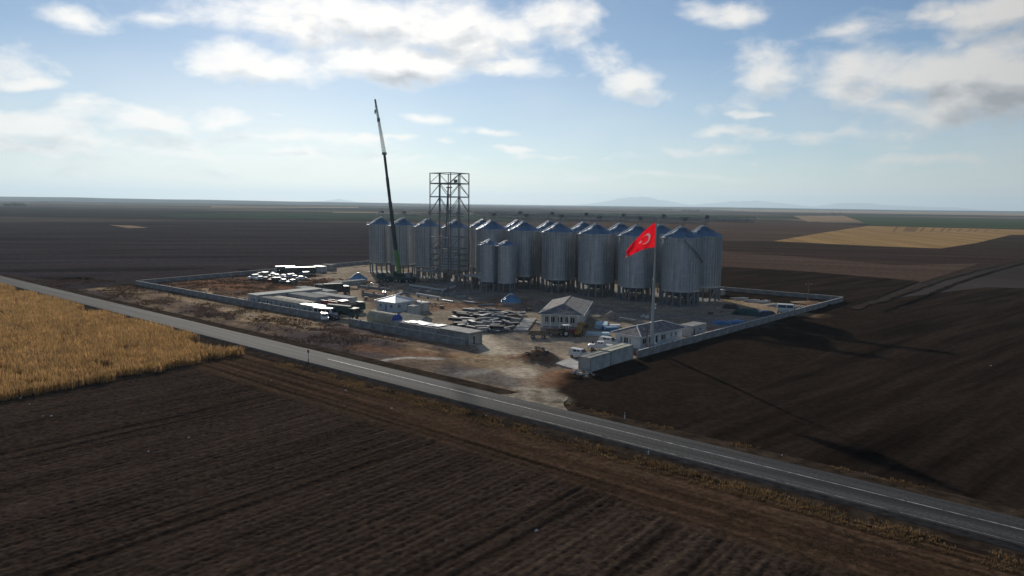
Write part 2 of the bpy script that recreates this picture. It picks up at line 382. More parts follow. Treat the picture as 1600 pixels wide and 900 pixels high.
def sheet(name, pts, mat, z):                    # a field laid over the plain
    me = bpy.data.meshes.new(name); me.from_pydata([(x, y, z) for x, y in pts], [], [tuple(range(len(pts)))]); me.materials.append(mat)
    fix_normals(me)
    if me.polygons[0].normal.z < 0: me.flip_normals()
    return structure(link(name, me))
def px_poly(*pts): return [P(*p) for p in pts]
FA = RA + math.pi / 2                            # ploughing direction: square to the road
soil = pm('ploughed_soil', (.038,.030,.026), .97, 0, .35, .5, .05, 2.2, spec=0, stretch=(FA, .03, .9), fine=1.2)
soil_flat = pm('harrowed_soil', (.038,.027,.020), .97, 0, .3, .35, .06, 1.5, spec=0, stretch=(FA, .05, .6), fine=.8)
soil_left = pm('haze_tinted_far_soil', (.047,.038,.041), .97, 0, .28, .05, .08, .6, spec=0, stretch=(R(12), .12, 1.2), fine=.35)  # purplish distance haze is mixed into this soil colour
soil_right = pm('dark_moist_soil', (.028,.0195,.0145), .97, 0, .35, .3, .06, 1.4, spec=0, stretch=(R(40), .06, .7), fine=.9)
soil_mid = pm('red_brown_soil', (.092,.060,.045), .97, 0, .22, .05, .06, .6, spec=0, stretch=(R(-14), .1, 1), fine=.4)
stubble = pm('wheat_stubble', (.34,.215,.095), .9, 0, .18, .05, .05, 1, spec=0, stretch=(R(80), .05, 1.1), fine=.5)
stubble2 = pm('pale_stubble', (.30,.21,.13), .9, 0, .2, .04, .04, 1, spec=0, stretch=(R(80), .08, 1), fine=.4)
green = pm('winter_wheat_green', (.055,.075,.038), .9, 0, .2, .02, .04, 1, spec=0, stretch=(R(-10), .1, 1))
tracksoil = pm('pale_track_soil', (.050,.037,.030), .95, 0, .25, .3, .03, 2, spec=0)

# far and middle fields, nearest drawn last (higher)
sheet('far_green_field', px_poly((1320,336.5),(1480,340),(1700,345),(2100,352),(2100,366),(1700,361),(1500,356),(1360,352)), green, .10)
sheet('far_stubble_field', px_poly((1239,337),(1318,337),(1346,346.5),(1262,346.5)), stubble2, .12)
sheet('far_ochre_field', px_poly((1100,326.6),(1500,332),(1900,338),(1900,342),(1480,335.5),(1180,331)), stubble2, .08)
sheet('lilac_brown_field', px_poly((700,352),(1000,345),(1262,347.5),(1352,352.5),(1208,377),(1060,380),(700,380)), soil_mid, .11)
sheet('wheat_stubble_field', px_poly((1208,377),(1290,363),(1356,353),(1421,354.6),(1600,359),(1800,364),(1800,368),(1580,367),(1525,380),(1470,388.5),(1372,385)), stubble, .16)
for k in range(12):                              # darker harvested strips at the far side of the stubble
    x0 = 1400 + k * 14 + (k % 3) * 2
    sheet('bare_strip', px_poly((x0, 354.4 + k * .45), (x0 + 4 + (k == 1) * 12, 354.5 + k * .45), (x0 - 2 + (k == 1) * 12, 362), (x0 - 6, 362)), pm('thin_stubble', (.22,.135,.07), .95, 0, .25, .1, spec=0), .19)
sheet('dark_field', px_poly((1060,376),(1208,377.5),(1372,385.5),(1470,389),(1525,380),(1580,367.5),(1800,369),(1800,372),(1440,440),(1330,432),(1060,396)), pm('dark_brown_soil', (.052,.034,.026), .97, 0, .25, .05, .06, .6, spec=0, stretch=(R(-14), .1, 1), fine=.4), .13)
sheet('brown_strip_field', px_poly((1060,389),(1250,402),(1400,415),(1530,412),(1440,442),(1060,414)), soil_mid, .20)
sheet('ploughed_field', px_poly((1060,413),(1250,424),(1438,440),(1330,482),(1040,462)), soil_right, .24)
# left of the site: one wide dark field with fainter strips towards the skyline
sheet('ploughed_field', px_poly((-500,352),(100,347),(420,346),(760,352),(1062,352),(1062,440),(560,440),(210,452),(0,428),(-500,320+60)), soil_left, .09)
sheet('far_green_field', px_poly((240,335.5),(420,332),(700,334),(1050,336),(1050,343),(700,343),(420,342),(270,339.5)), pm('blue_green_crop', (.040,.062,.042), .95, 0, .2, .02, 0, 1, spec=0), .10)
sheet('far_stubble_field', px_poly((330,322.6),(560,323.2),(560,325),(330,324)), stubble2, .07)
sheet('far_stubble_field', px_poly((520,331),(800,333.4),(800,335.0),(520,332.3)), stubble2, .14)
sheet('pale_soil_patch', px_poly((170,351.5),(205,352.5),(232,356),(200,356.5)), stubble2, .14)

# field right of the site
def Wp(*pts): return [W(s, t) for s, t in pts]
sheet('ploughed_field', Wp((-58,84),(140,84),(140,420),(-30,330),(-56,244)), soil_right, .05)
# tracks beside that field
def ribbon(name, pts, wid, mat, z, jit=.25):
    vs, fs = [], []
    pts = [Vector((*p, 0)) for p in pts]; fine = []
    for a, b in zip(pts[:-1], pts[1:]):
        n = max(2, int((b - a).length / 3)); fine += [a.lerp(b, k / n) for k in range(n)]
    fine.append(pts[-1])
    for k, p in enumerate(fine):
        d = (fine[min(k + 1, len(fine) - 1)] - fine[max(k - 1, 0)]).normalized(); nrm = Vector((-d.y, d.x, 0))
        for sgn in (-1, 1):
            q = p + nrm * sgn * (wid / 2 + random.uniform(-jit, jit)); vs.append((q.x, q.y, z))
    for k in range(len(fine) - 1): fs.append((2 * k, 2 * k + 1, 2 * k + 3, 2 * k + 2))
    me = bpy.data.meshes.new(name); me.from_pydata(vs, [], fs); me.materials.append(mat); fix_normals(me)
    if me.polygons[0].normal.z < 0: me.flip_normals()
    return structure(link(name, me))
trk = [P(*q) for q in ((1332,484),(1400,462),(1462,440),(1525,422),(1600,404),(1720,377))]
ribbon('dirt_track', trk, 3.4, tracksoil, .30, .8)
trk2 = [(x + 7, y - 4) for x, y in trk]
ribbon('dirt_track', trk2, 1.2, pm('dark_rut', (.018,.013,.011), .95, 0, .2, .3, spec=0), .32, .3)

# ------------------------------------------------------------------ distant hills and mountains
def ridge(name, px0, px1, base_y, prof, dist, mat, depth=4000):
    """a long hill of real depth: rows of heights across its width, falling off front and back"""
    n = 60; vs = []; rows = 7
    xs = np.linspace(px0, px1, n)
    hs = np.interp(np.linspace(0, 1, n), *zip(*prof))
    for j in range(rows):
        v = j / (rows - 1); fall = math.sin(math.pi * v) ** .8
        for k in range(n):
            d = pix_ray(xs[k], base_y); sc = (dist + (v - .5) * depth) / d.y
            hgt = hs[k] * fall * (1 + .05 * math.sin(k * .55 + j) + .03 * math.sin(k * 1.3))
            vs.append((d.x * sc, d.y * sc, max(0, hgt) - (2 if j in (0, rows - 1) else 0)))
    idx = np.arange(n * rows).reshape(rows, n)
    return structure(mesh_np(name, np.array(vs), grid_faces(idx), mat, smooth=True))
hillmat = pm('steppe_hillside', (.15,.14,.13), .95, 0, .2, .002, spec=0)
ridge('mountain', 890, 1110, 318, [(0,0),(.15,90),(.3,300),(.42,500),(.55,480),(.68,330),(.82,140),(1,0)], 39000, hillmat, 5000)
ridge('mountain', 1060, 1300, 320, [(0,0),(.2,200),(.4,350),(.5,370),(.65,280),(.85,110),(1,0)], 39000, hillmat, 5000)
ridge('mountain', 1250, 1560, 322, [(0,0),(.12,180),(.22,330),(.35,300),(.5,200),(.8,140),(1,0)], 38500, hillmat, 5000)
ridge('mountain', 480, 570, 314, [(0,0),(.3,60),(.55,170),(.8,60),(1,0)], 38000, hillmat, 4000)
lowmat = pm('low_plateau', (.038,.040,.044), .95, 0, .3, .004, spec=0, stretch=(0, .2, 1.5))
ridge('low_hill', -300, 900, 314, [(0,34),(.3,40),(.5,30),(.7,22),(.9,6),(1,0)], 9500, lowmat, 5000)
ridge('low_hill', 700, 1900, 322, [(0,0),(.2,14),(.4,20),(.6,12),(.8,22),(1,18)], 11000, lowmat, 5000)

# ------------------------------------------------------------------ road on a low embankment
ROAD_T, ROAD_Z = 79.1, .28
def road_strip(name, prof, mat, s0=-700, s1=260, step=12, wob=0):
    vs, fs = [], []; n = len(prof); m = int((s1 - s0) / step)
    for k in range(m + 1):
        s = s0 + (s1 - s0) * k / m
        for j, (t, z) in enumerate(prof):
            tt = t + (random.uniform(-wob, wob) if wob else 0)
            x, y = W(s, ROAD_T + tt); vs.append((x, y, z))
    for k in range(m):
        for j in range(n - 1): fs.append((k * n + j, (k + 1) * n + j, (k + 1) * n + j + 1, k * n + j + 1))
    o = mesh_np(name, np.array(vs), np.array(fs), mat)
    return structure(o)
road_strip('road_embankment', [(-7.2,-.05),(-4.6,ROAD_Z-.08),(0,ROAD_Z-.03),(4.2,ROAD_Z-.08),(6.9,.0)], verge_soil)
road_strip('road', [(-3.75,ROAD_Z-.02),(-3.3,ROAD_Z),(0,ROAD_Z+.05),(2.8,ROAD_Z),(3.15,ROAD_Z-.02)], asphalt, step=4, wob=.04)
road_strip('road_shoulder', [(-5.0,ROAD_Z-.09),(-3.8,ROAD_Z-.025)], pm('shade_darkened_shoulder', (.034,.033,.034), .95, 0, .3, 1.2, .01, 10, spec=0), step=4, wob=.05)  # shade of the embankment's near side painted into the shoulder colour
# painted lines: centre line in long worn dashes, thin edge lines
def line_mesh(name, t, z, wid, s0, s1, dash, gap):
    mb = MB(); s = s0
    while s < s1:
        e = min(s + dash * random.uniform(.8, 1.1), s1)
        a, b, c, d = W(s, ROAD_T + t - wid / 2), W(e, ROAD_T + t - wid / 2), W(e, ROAD_T + t + wid / 2), W(s, ROAD_T + t + wid / 2)
        mb.add([(*a, z), (*b, z), (*c, z), (*d, z)], [(0, 1, 2, 3)]); s = e + gap
    o = mb.build(name, linepaint); return structure(o)
line_mesh('centre_line_marking', 0, ROAD_Z + .058, .14, -110, 250, 17, .15)
line_mesh('edge_line_marking', -3.25, ROAD_Z + .008, .07, -60, 250, 12, 1.0)

# ------------------------------------------------------------------ ploughed field in the foreground (real furrows and clods)
def near_field():
    ds, dt = .20, .22
    s = np.arange(-130, 62, ds); t = np.arange(-2, 71.5, dt)
    S, T = np.meshgrid(s, t)
    x = S * ES[0] + T * ET[0]; y = S * ES[1] + T * ET[1]
    edge = T + 3.5 * (fbm(S / 25, T * 0, 5) - .5)
    band = np.clip((edge - 58.5) / 3, 0, 1)                         # trampled strip beside the road
    fur = np.sin(2 * math.pi * (S + .5 * fbm(T / 12, S * 0, 2)) / .95)
    rows = np.clip((S - 4) / 14, 0, 1) * np.clip((58 - T) / 3, 0, 1)  # clearly ridged part at the lower right
    cl = fbm(S / .55, T / .55, 11, 3) - .5; big = fbm(S / 7, T / 22, 21, 3) - .5
    strk = fbm(S / 1.6, T / 60, 31, 3) - .5
    fn = RNG.random(S.shape) - .5; fs = fbm(S / .28, T / 9, 33, 2) - .5
    z = .16 + (1 - band) * ((.05 * fur * (.5 + 1.5 * rows)) + .15 * cl + .14 * big + .09 * strk + .07 * fn) + band * (.06 * cl + .05 * (fbm(S / 60, T / .8, 41, 2) - .5))
    # wheel tracks square to the road
    col = np.ones(S.shape + (3,)) * np.array([1.0, 1.0, 1.0])
    lum = 1 + .55 * strk + .5 * big + .45 * cl + .75 * fn + .9 * fs + .14 * fur
    for s0, w, k in ((-96, .5, -.35), (-93.8, .5, -.3), (-64, .45, -.4), (-61.9, .45, -.4), (-41.5, .4, .3), (-39.5, .4, -.4), (-37.6, .45, -.45), (-30, .5, .45), (-28, .35, -.4), (-25.5, .5, .45), (-23.4, .4, -.4), (-4.2, .45, .6), (-2.4, .45, .6)):
        d = np.exp(-((S - s0 - 1.6 * (fbm(T / 35, T * 0 + s0, 3) - .5)) / w) ** 2) * (1 - band); lum = lum * (1 + k * 1.1 * d); z = z - .10 * d * (k < 0) 
    lum = lum * (1 + .35 * rows * fur)
    col = col * lum[..., None]
    col = col * (1 - rows[..., None]) + rows[..., None] * col * np.array([1.35, 1.22, 1.05])
    ochre = np.array([1.35, 1.2, 1.0]) * (1 + 2.2 * (fbm(S / 50, T / .7, 51, 3) - .5) + .5 * fn)[..., None] * (1 + .6 * cl)[..., None]
    b3 = band[..., None]; col = col * (1 - b3) + ochre * b3
    speck = RNG.random(S.shape) < .0018
    col[speck] *= 2.2
    fade = np.clip((T + 2) / 3, 0, 1) * np.clip((S + 130) / 3, 0, 1) * np.clip((62 - S) / 3, 0, 1) * np.clip((71.5 - T) / 1.5, 0, 1)
    z = .03 + (z - .03) * fade
    vis = (y > 46) & (np.abs(x) < .80 * y + 10)                      # only the part near the frame is finely meshed
    idx = np.arange(S.size).reshape(S.shape)
    f = grid_faces(idx); keep = vis.ravel()[f].all(1); f = f[keep]
    used = np.unique(f); remap = np.full(S.size, -1); remap[used] = np.arange(len(used))
    v = np.stack([x.ravel(), y.ravel(), np.maximum(z.ravel(), .02)], 1)[used]
    structure(mesh_np('ploughed_field', v, remap[f], pm('ploughed_soil_relief', (.045,.031,.023), .97, 0, .22, 1.5, .03, 5, spec=0, attr='Col'), colors=np.clip(col, .1, 4).reshape(-1, 3)[used], smooth=False))
sheet('field_margin', Wp((-900,-120),(300,-120),(300,72.6),(-900,72.6)), soil_flat, .012)
near_field()

# ------------------------------------------------------------------ building site ground: one relief mesh coloured as trodden earth
def site_ground():
    d = .8
    s = np.arange(-300, -40, d); t = np.arange(85.9, 246, d); S, T = np.meshgrid(s, t)
    x = S * ES[0] + T * ET[0]; y = S * ES[1] + T * ET[1]
    n1 = fbm(S / 18, T / 18, 61, 4); n2 = fbm(S / 4, T / 4, 71, 4); n3 = fbm(S / 40, T / 6, 81, 3)
    tan = np.array([.215, .175, .130]); brown = np.array([.105, .068, .048]); purple = np.array([.075, .058, .055]); pale = np.array([.40, .37, .32]); grey = np.array([.15, .135, .12]); red = np.array([.16, .085, .05]); ochre = np.array([.25, .18, .11])
    col = np.ones(S.shape + (3,)) * tan
    z = np.zeros(S.shape)
    def mixc(m, c):
        nonlocal col
        m = np.clip(m, 0, 1)[..., None]; col = col * (1 - m) + np.asarray(c) * m
    def blob(px, py, r, soft=.5, ry=None):
        s0, t0 = PS(px, py); q = np.sqrt(((S - s0) / r) ** 2 + ((T - t0) / (ry or r)) ** 2) + .7 * (n2 - .5); return np.clip((1.15 - q) / soft, 0, 1)
    def stroke(pts, w, soft=.6):
        q = np.full(S.shape, 1e9); ps = [PS(*p) for p in pts]
        for (a, b), (c, e) in zip(ps[:-1], ps[1:]):
            vx, vy = c - a, e - b; u = np.clip(((S - a) * vx + (T - b) * vy) / (vx * vx + vy * vy), 0, 1)
            q = np.minimum(q, np.hypot(S - a - u * vx, T - b - u * vy))
        q = q / w + .9 * (n2 - .5) + .5 * (n1 - .5); return np.clip((1.1 - q) / soft, 0, 1)
    # belt between wall and road, and weedy ground left inside the wall
    belt = (T < 105.5)
    mixc(belt * (.75 + .5 * (n3 - .5)), brown); mixc(belt * np.clip((n1 - .50) * 7, 0, .8), purple); mixc(belt * np.clip((n3 - .53) * 8, 0, .85), ochre)
    mixc((T < 91.5) * (S < -110) * np.clip(.5 + 2 * (n2 - .5), 0, .9), purple * .9)
    mixc(np.clip((-196 - S) / 8 + 2 * (n1 - .5), 0, 1) * (T > 106) * (T < 172), brown * 1.05)
    mixc(np.clip((-196 - S) / 8 + 2 * (n1 - .5), 0, 1) * (T > 106) * (T < 172) * np.clip((n3 - .48) * 7, 0, 1), red)
    out = np.clip((-256.5 - (T - 105) * .128 - S) / 2, 0, 1); mixc(out, (.047,.038,.041)); mixc((T > 239.5) * 1., (.03,.023,.021))  # beyond the left wall: same haze-tinted soil colour
    right = np.clip((S + 69.0 - (T - 104) * .058) / 1.2 + .8 * (n2 - .5), 0, 1); mixc(right, (.026,.018,.0135))
    # trodden yard tints
    mixc(stroke([(700,455),(820,478),(960,492),(1100,500)], 16, .9) * .8, grey)
    mixc(stroke([(560,455),(640,480),(740,478),(800,470)], 9) * .65, red); mixc(stroke([(740,497),(830,475)], 6) * .5, red)
    for pts, w, c, k in ([[(545,470),(560,500),(640,520)], 4, tan * 1.25, .8], [[(520,430),(560,415),(585,425)], 5, tan * 1.35, .8], [[(470,440),(520,432),(545,445),(548,470)], 4.5, tan * 1.35, .9],
        [[(690,520),(760,530),(860,535),(930,530)], 7, tan * 1.15, .9], [[(740,525),(800,568),(830,605),(850,628)], 3.8, np.array([.36,.31,.235]), 1.0], [[(800,570),(870,560),(900,555)], 4, tan * 1.1, .8],
        [[(640,552),(720,560),(790,565)], 4.5, ochre * .95, .8], [[(560,545),(640,556),(700,558)], 3.2, red, .7], [[(700,580),(760,590),(800,600)], 4, grey * .7, .8], [[(850,600),(880,585),(905,588)], 3.5, red, .8],
        [[(575,566),(640,560),(690,562)], 1.1, pale * .85, .8], [[(590,570),(650,577)], 1.0, (.05,.055,.045), .85], [[(622,577),(638,580)], .9, pale * 1.3, .95], [[(720,586),(760,580)], 2.0, pale * .6, .6],
        [[(380,500),(440,505),(500,505)], 2.5, ochre * 1.05, .8], [[(260,460),(330,480),(420,500)], 2.2, ochre * 1.1, .75], [[(290,470),(400,495)], .6, pale * .7, .6], [[(505,503),(560,500),(600,505)], 2.5, tan * 1.2, .8],
        [[(1130,470),(1220,490),(1260,492)], 6, ochre * .9, .8], [[(1240,478),(1300,474)], 5, red, .7], [[(385,528),(420,536)], 1.6, pale * .55, .7],
        [[(810,560),(850,566)], 3.2, red * .7, .9], [[(320,455),(330,462)], 1.2, ochre * 1.5, .8], [[(1000,520),(1060,500)], 4, ochre * .8, .5]):
        mixc(stroke(pts, w) * k, c)
    # wheel ruts
    for pts in ([(765,528),(800,568),(826,604),(846,630)], [(778,528),(812,566),(838,604),(858,630)], [(700,522),(800,540),(880,536)], [(560,500),(600,520),(690,525)]):
        mixc(stroke(pts, .45, .5) * .5, tan * 1.5)
    col = col * (.72 + .55 * n2)[..., None] * (.85 + .3 * fbm(S / 1.6, T / 1.6, 91, 2))[..., None]
    bst = (1 + .42 * (1 - np.clip(right + out + (T > 239.5), 0, 1)))[..., None]; col = col * bst
    # relief: spoil heaps, ruts, rough belt
    z = .06 + .16 * (n2 - .5) + belt * .5 * (n1 - .42) * np.clip((105 - T) / 4, 0, 1) * np.clip((T - 86) / 4, 0, 1)
    for px, py, r, ry, h in ((835,563,4.2,2.6,1.3),(855,562,3,2,1.0),(890,590,3,2,1.0),(905,583,2,1.4,.7),(600,540,12,3,.9),(520,530,9,3,.9),(430,512,8,3,.7),(505,445,4,2.5,1.2),(350,450,16,9,.6),(300,455,9,6,.5),(975,502,6,3,1.3),(955,500,3,2,1.0),(590,472,5,2.5,1.0),(835,476,5,3,1.3),(815,480,4,2.5,.9),(1275,476,6,3,.8),(735,562,4,2.5,.5),(1100,508,3,2,.7),(735,545,3,1.8,.7)):
        s0, t0 = PS(px, py); q = ((S - s0) / r) ** 2 + ((T - t0) / ry) ** 2; z = z + h * np.exp(-q * 1.2) * (.5 + n2)
    lim = np.clip((T - 85.9) / 1.5, 0, 1) * np.clip((246 - T) / 2, 0, 1) * np.clip((S + 300) / 3, 0, 1) * np.clip((-40 - S) / 3, 0, 1)
    z = np.where(lim < .02, .0, np.maximum(z, .03)) * np.clip(lim * 2, 0, 1) + .06 * lim
    keep = (S < -54) | (T < 100)
    idx = np.arange(S.size).reshape(S.shape)
    f = grid_faces(idx)
    v = np.stack([x.ravel(), y.ravel(), z.ravel()], 1)
    global SITE
    SITE = (s[0], t[0], d, z)
    structure(mesh_np('site_ground', v, f, pm('trodden_earth', (1.1,1.08,1.05), .95, 0, .1, 1.2, .04, 2.5, spec=0, attr='Col', col2=(.8,.8,.8), fine=.9), colors=col.reshape(-1, 3), smooth=True))
site_ground()
def gz(x, y):                                    # height of the site ground
    s, t = ST(x, y); s0, t0, d, z = SITE
    i, j = int(round((t - t0) / d)), int(round((s - s0) / d))
    if 0 <= i < z.shape[0] and 0 <= j < z.shape[1]: return float(z[i, j])
    return 0.0

# dirt apron where the site entrance meets the road
ge = ST(*P(846, 626))[0]
vs, fs = [], []; NA = 14
for j in range(5):
    v_ = j / 4; t_ = ROAD_T + 3.05 + 6.5 * v_; z_ = ROAD_Z - .012 - (ROAD_Z - .19) * v_; hw_ = 6.5 - 3.2 * v_ ** .6
    for k in range(NA): u_ = -1 + 2 * k / (NA - 1); vs.append((*W(ge - 1.2 * v_ + u_ * (hw_ + random.uniform(-.4, .4)), t_ + random.uniform(-.12, .12) * (j < 1)), z_ + .0 + .02 * (1 - abs(u_))))
structure(mesh_np('entrance_apron', np.array(vs), grid_faces(np.arange(5 * NA).reshape(5, NA)), pm('pale_gravel_earth', (.30,.255,.195), .95, 0, .3, .6, .03, 3, spec=0, fine=1.5), smooth=True))

# ------------------------------------------------------------------ vegetation (uncountable: stuff)
def blades(name, xy, z, hmin, hmax, wid, nb, lean, mat, label, cat, seed=1, curl=True):
    rs = np.random.default_rng(seed); n = len(xy)
    base = np.repeat(np.concatenate([xy, np.asarray(z).reshape(-1, 1)], 1), nb, 0); m = len(base)
    a = rs.random(m) * 2 * math.pi; h = rs.uniform(hmin, hmax, m); ln = rs.uniform(.3, 1, m) * lean * h
    dx, dy = np.cos(a), np.sin(a); px, py = -dy, dx
    base[:, 0] += rs.normal(0, wid * 2.0, m); base[:, 1] += rs.normal(0, wid * 2.0, m)
    w = wid * rs.uniform(.6, 1.3, m)
    b0 = base + np.stack([px * w / 2, py * w / 2, 0 * w], 1); b1 = base - np.stack([px * w / 2, py * w / 2, 0 * w], 1)
    mid = base + np.stack([dx * ln * .35, dy * ln * .35, h * .65], 1)
    m0 = mid + np.stack([px * w * .45, py * w * .45, 0 * w], 1); m1 = mid - np.stack([px * w * .45, py * w * .45, 0 * w], 1)
    tip = base + np.stack([dx * ln, dy * ln, h * (rs.uniform(.7, 1.05, m) if curl else 1)], 1)
    v = np.stack([b0, b1, m1, m0, tip], 1).reshape(-1, 3); k = np.arange(m)[:, None] * 5
    f = np.concatenate([k + np.array([[0, 1, 2]]), k + np.array([[0, 2, 3]]), k + np.array([[3, 2, 4]])], 0)
    tint = rs.uniform(.62, 1.3, (n, 1)).repeat(nb, 0); tint = np.concatenate([tint, tint * rs.uniform(.9, 1.05, (m, 1)), tint * rs.uniform(.75, 1.1, (m, 1))], 1)
    o = mesh_np(name, v, f, mat, colors=np.repeat(tint, 5, 0)); o['kind'] = 'stuff'; o['label'] = label; o['category'] = cat
    return o
corn_mat = pm('dry_maize_leaf', (.52,.325,.135), .8, 0, .2, .25, attr='Col', trans=.35, spec=.2)
grass_gold = pm('dry_golden_grass', (.20,.125,.055), .85, 0, .3, .2, attr='Col', trans=.35, spec=.2)
weed_mat = pm('dry_brown_weeds', (.135,.085,.058), .9, 0, .3, .15, attr='Col', trans=.2, spec=0)
CE = PS(385, 549); CL = PS(0, 623)
def corn_edge(t): return CE[0] + (CL[0] - CE[0]) * (t - CE[1]) / (CL[1] - CE[1])
cs = np.arange(-330, CE[0] + 12, .64); ct = np.arange(20, ROAD_T - 6.2, .42)
cS, cT = np.meshgrid(cs, ct); cS = cS.ravel() + RNG.normal(0, .10, cS.size); cT = cT.ravel() + RNG.normal(0, .14, cT.size)
cx, cy = cS * ES[0] + cT * ET[0], cS * ES[1] + cT * ET[1]
gap = fbm(cS / 6, cT / 6, 15, 3)
k = (cS < corn_edge(cT) + 2.5 + 1.4 * (fbm(cT / 3, cS * 0, 8, 3) - .5) * 3) & (np.abs(cx) < .76 * cy + 8) & (cy > 60) & (cy < 330) & (gap > .27) & (RNG.random(cS.size) > .07) & (cT < ROAD_T - 6.9 - 5 * np.clip(fbm(cS / 9, cS * 0, 18, 2) - .62, 0, 1) * 4)
corn = blades('maize_crop', np.stack([cx[k], cy[k]], 1), np.full(k.sum(), .02), 1.4, 2.2, .085, 7, .40, corn_mat, 'standing field of dry golden maize beside the asphalt road', 'maize', 3)
sheet('maize_field_soil', Wp((-330, 18), (CL[0] - 6, 18), (CE[0] + 1, ROAD_T - 7.4), (-330, ROAD_T - 7.4)), pm('straw_littered_soil', (.13,.085,.045), .95, 0, .35, .5, spec=0), .022)
def strip_pts(s0, s1, t0, t1, n, seed, thr=0, sc=4.0):
    rs = np.random.default_rng(seed); s = rs.uniform(s0, s1, n); t = rs.uniform(t0, t1, n)
    q = rs.random(n) < np.clip((fbm(s / sc, t / sc, seed, 3) - thr + .10) / .28, .0, 1); s, t = s[q], t[q]
    x, y = s * ES[0] + t * ET[0], s * ES[1] + t * ET[1]; v = (np.abs(x) < .76 * y + 6); return np.stack([x[v], y[v]], 1)
g1 = strip_pts(-115, 40, ROAD_T - 9.9, ROAD_T - 6.2, 8000, 5, .46, 3)
blades('verge_grass', g1, np.full(len(g1), .05), .10, .42, .06, 5, .7, grass_gold, 'strip of dry golden grass along the near road edge', 'grass', 5)
g2 = strip_pts(-300, -112, ROAD_T + 6.0, ROAD_T + 25.5, 16000, 6, .50, 7)
z2 = np.array([gz(x, y) for x, y in g2])
blades('dry_weeds', g2, z2, .10, .38, .09, 5, .8, weed_mat, 'brown dry weeds on the rough belt between road and concrete wall', 'weeds', 6)
g3 = strip_pts(-262, -192, 107.5, 168, 9000, 9, .5, 6); z3 = np.array([gz(x, y) for x, y in g3])
blades('dry_weeds', g3, z3, .15, .5, .11, 5, .7, weed_mat, 'reddish brown weeds on empty ground inside the wall, left of the cabins', 'weeds', 7)
g4 = strip_pts(-70, 60, ROAD_T + 4.6, ROAD_T + 6.4, 1800, 10, .52, 4)
blades('verge_grass', g4, np.full(len(g4), .03), .12, .4, .07, 5, .6, grass_gold, 'sparse dry grass along the far road edge by the dark field', 'grass', 8)
g5 = strip_pts(-110, 45, ROAD_T - 21, ROAD_T - 8.5, 7000, 12, .55, 3)
blades('stubble_tufts', g5, np.full(len(g5), .14), .06, .22, .07, 4, .8, weed_mat, 'short brown stubble on the trampled strip beside the ploughed field', 'stubble', 9)

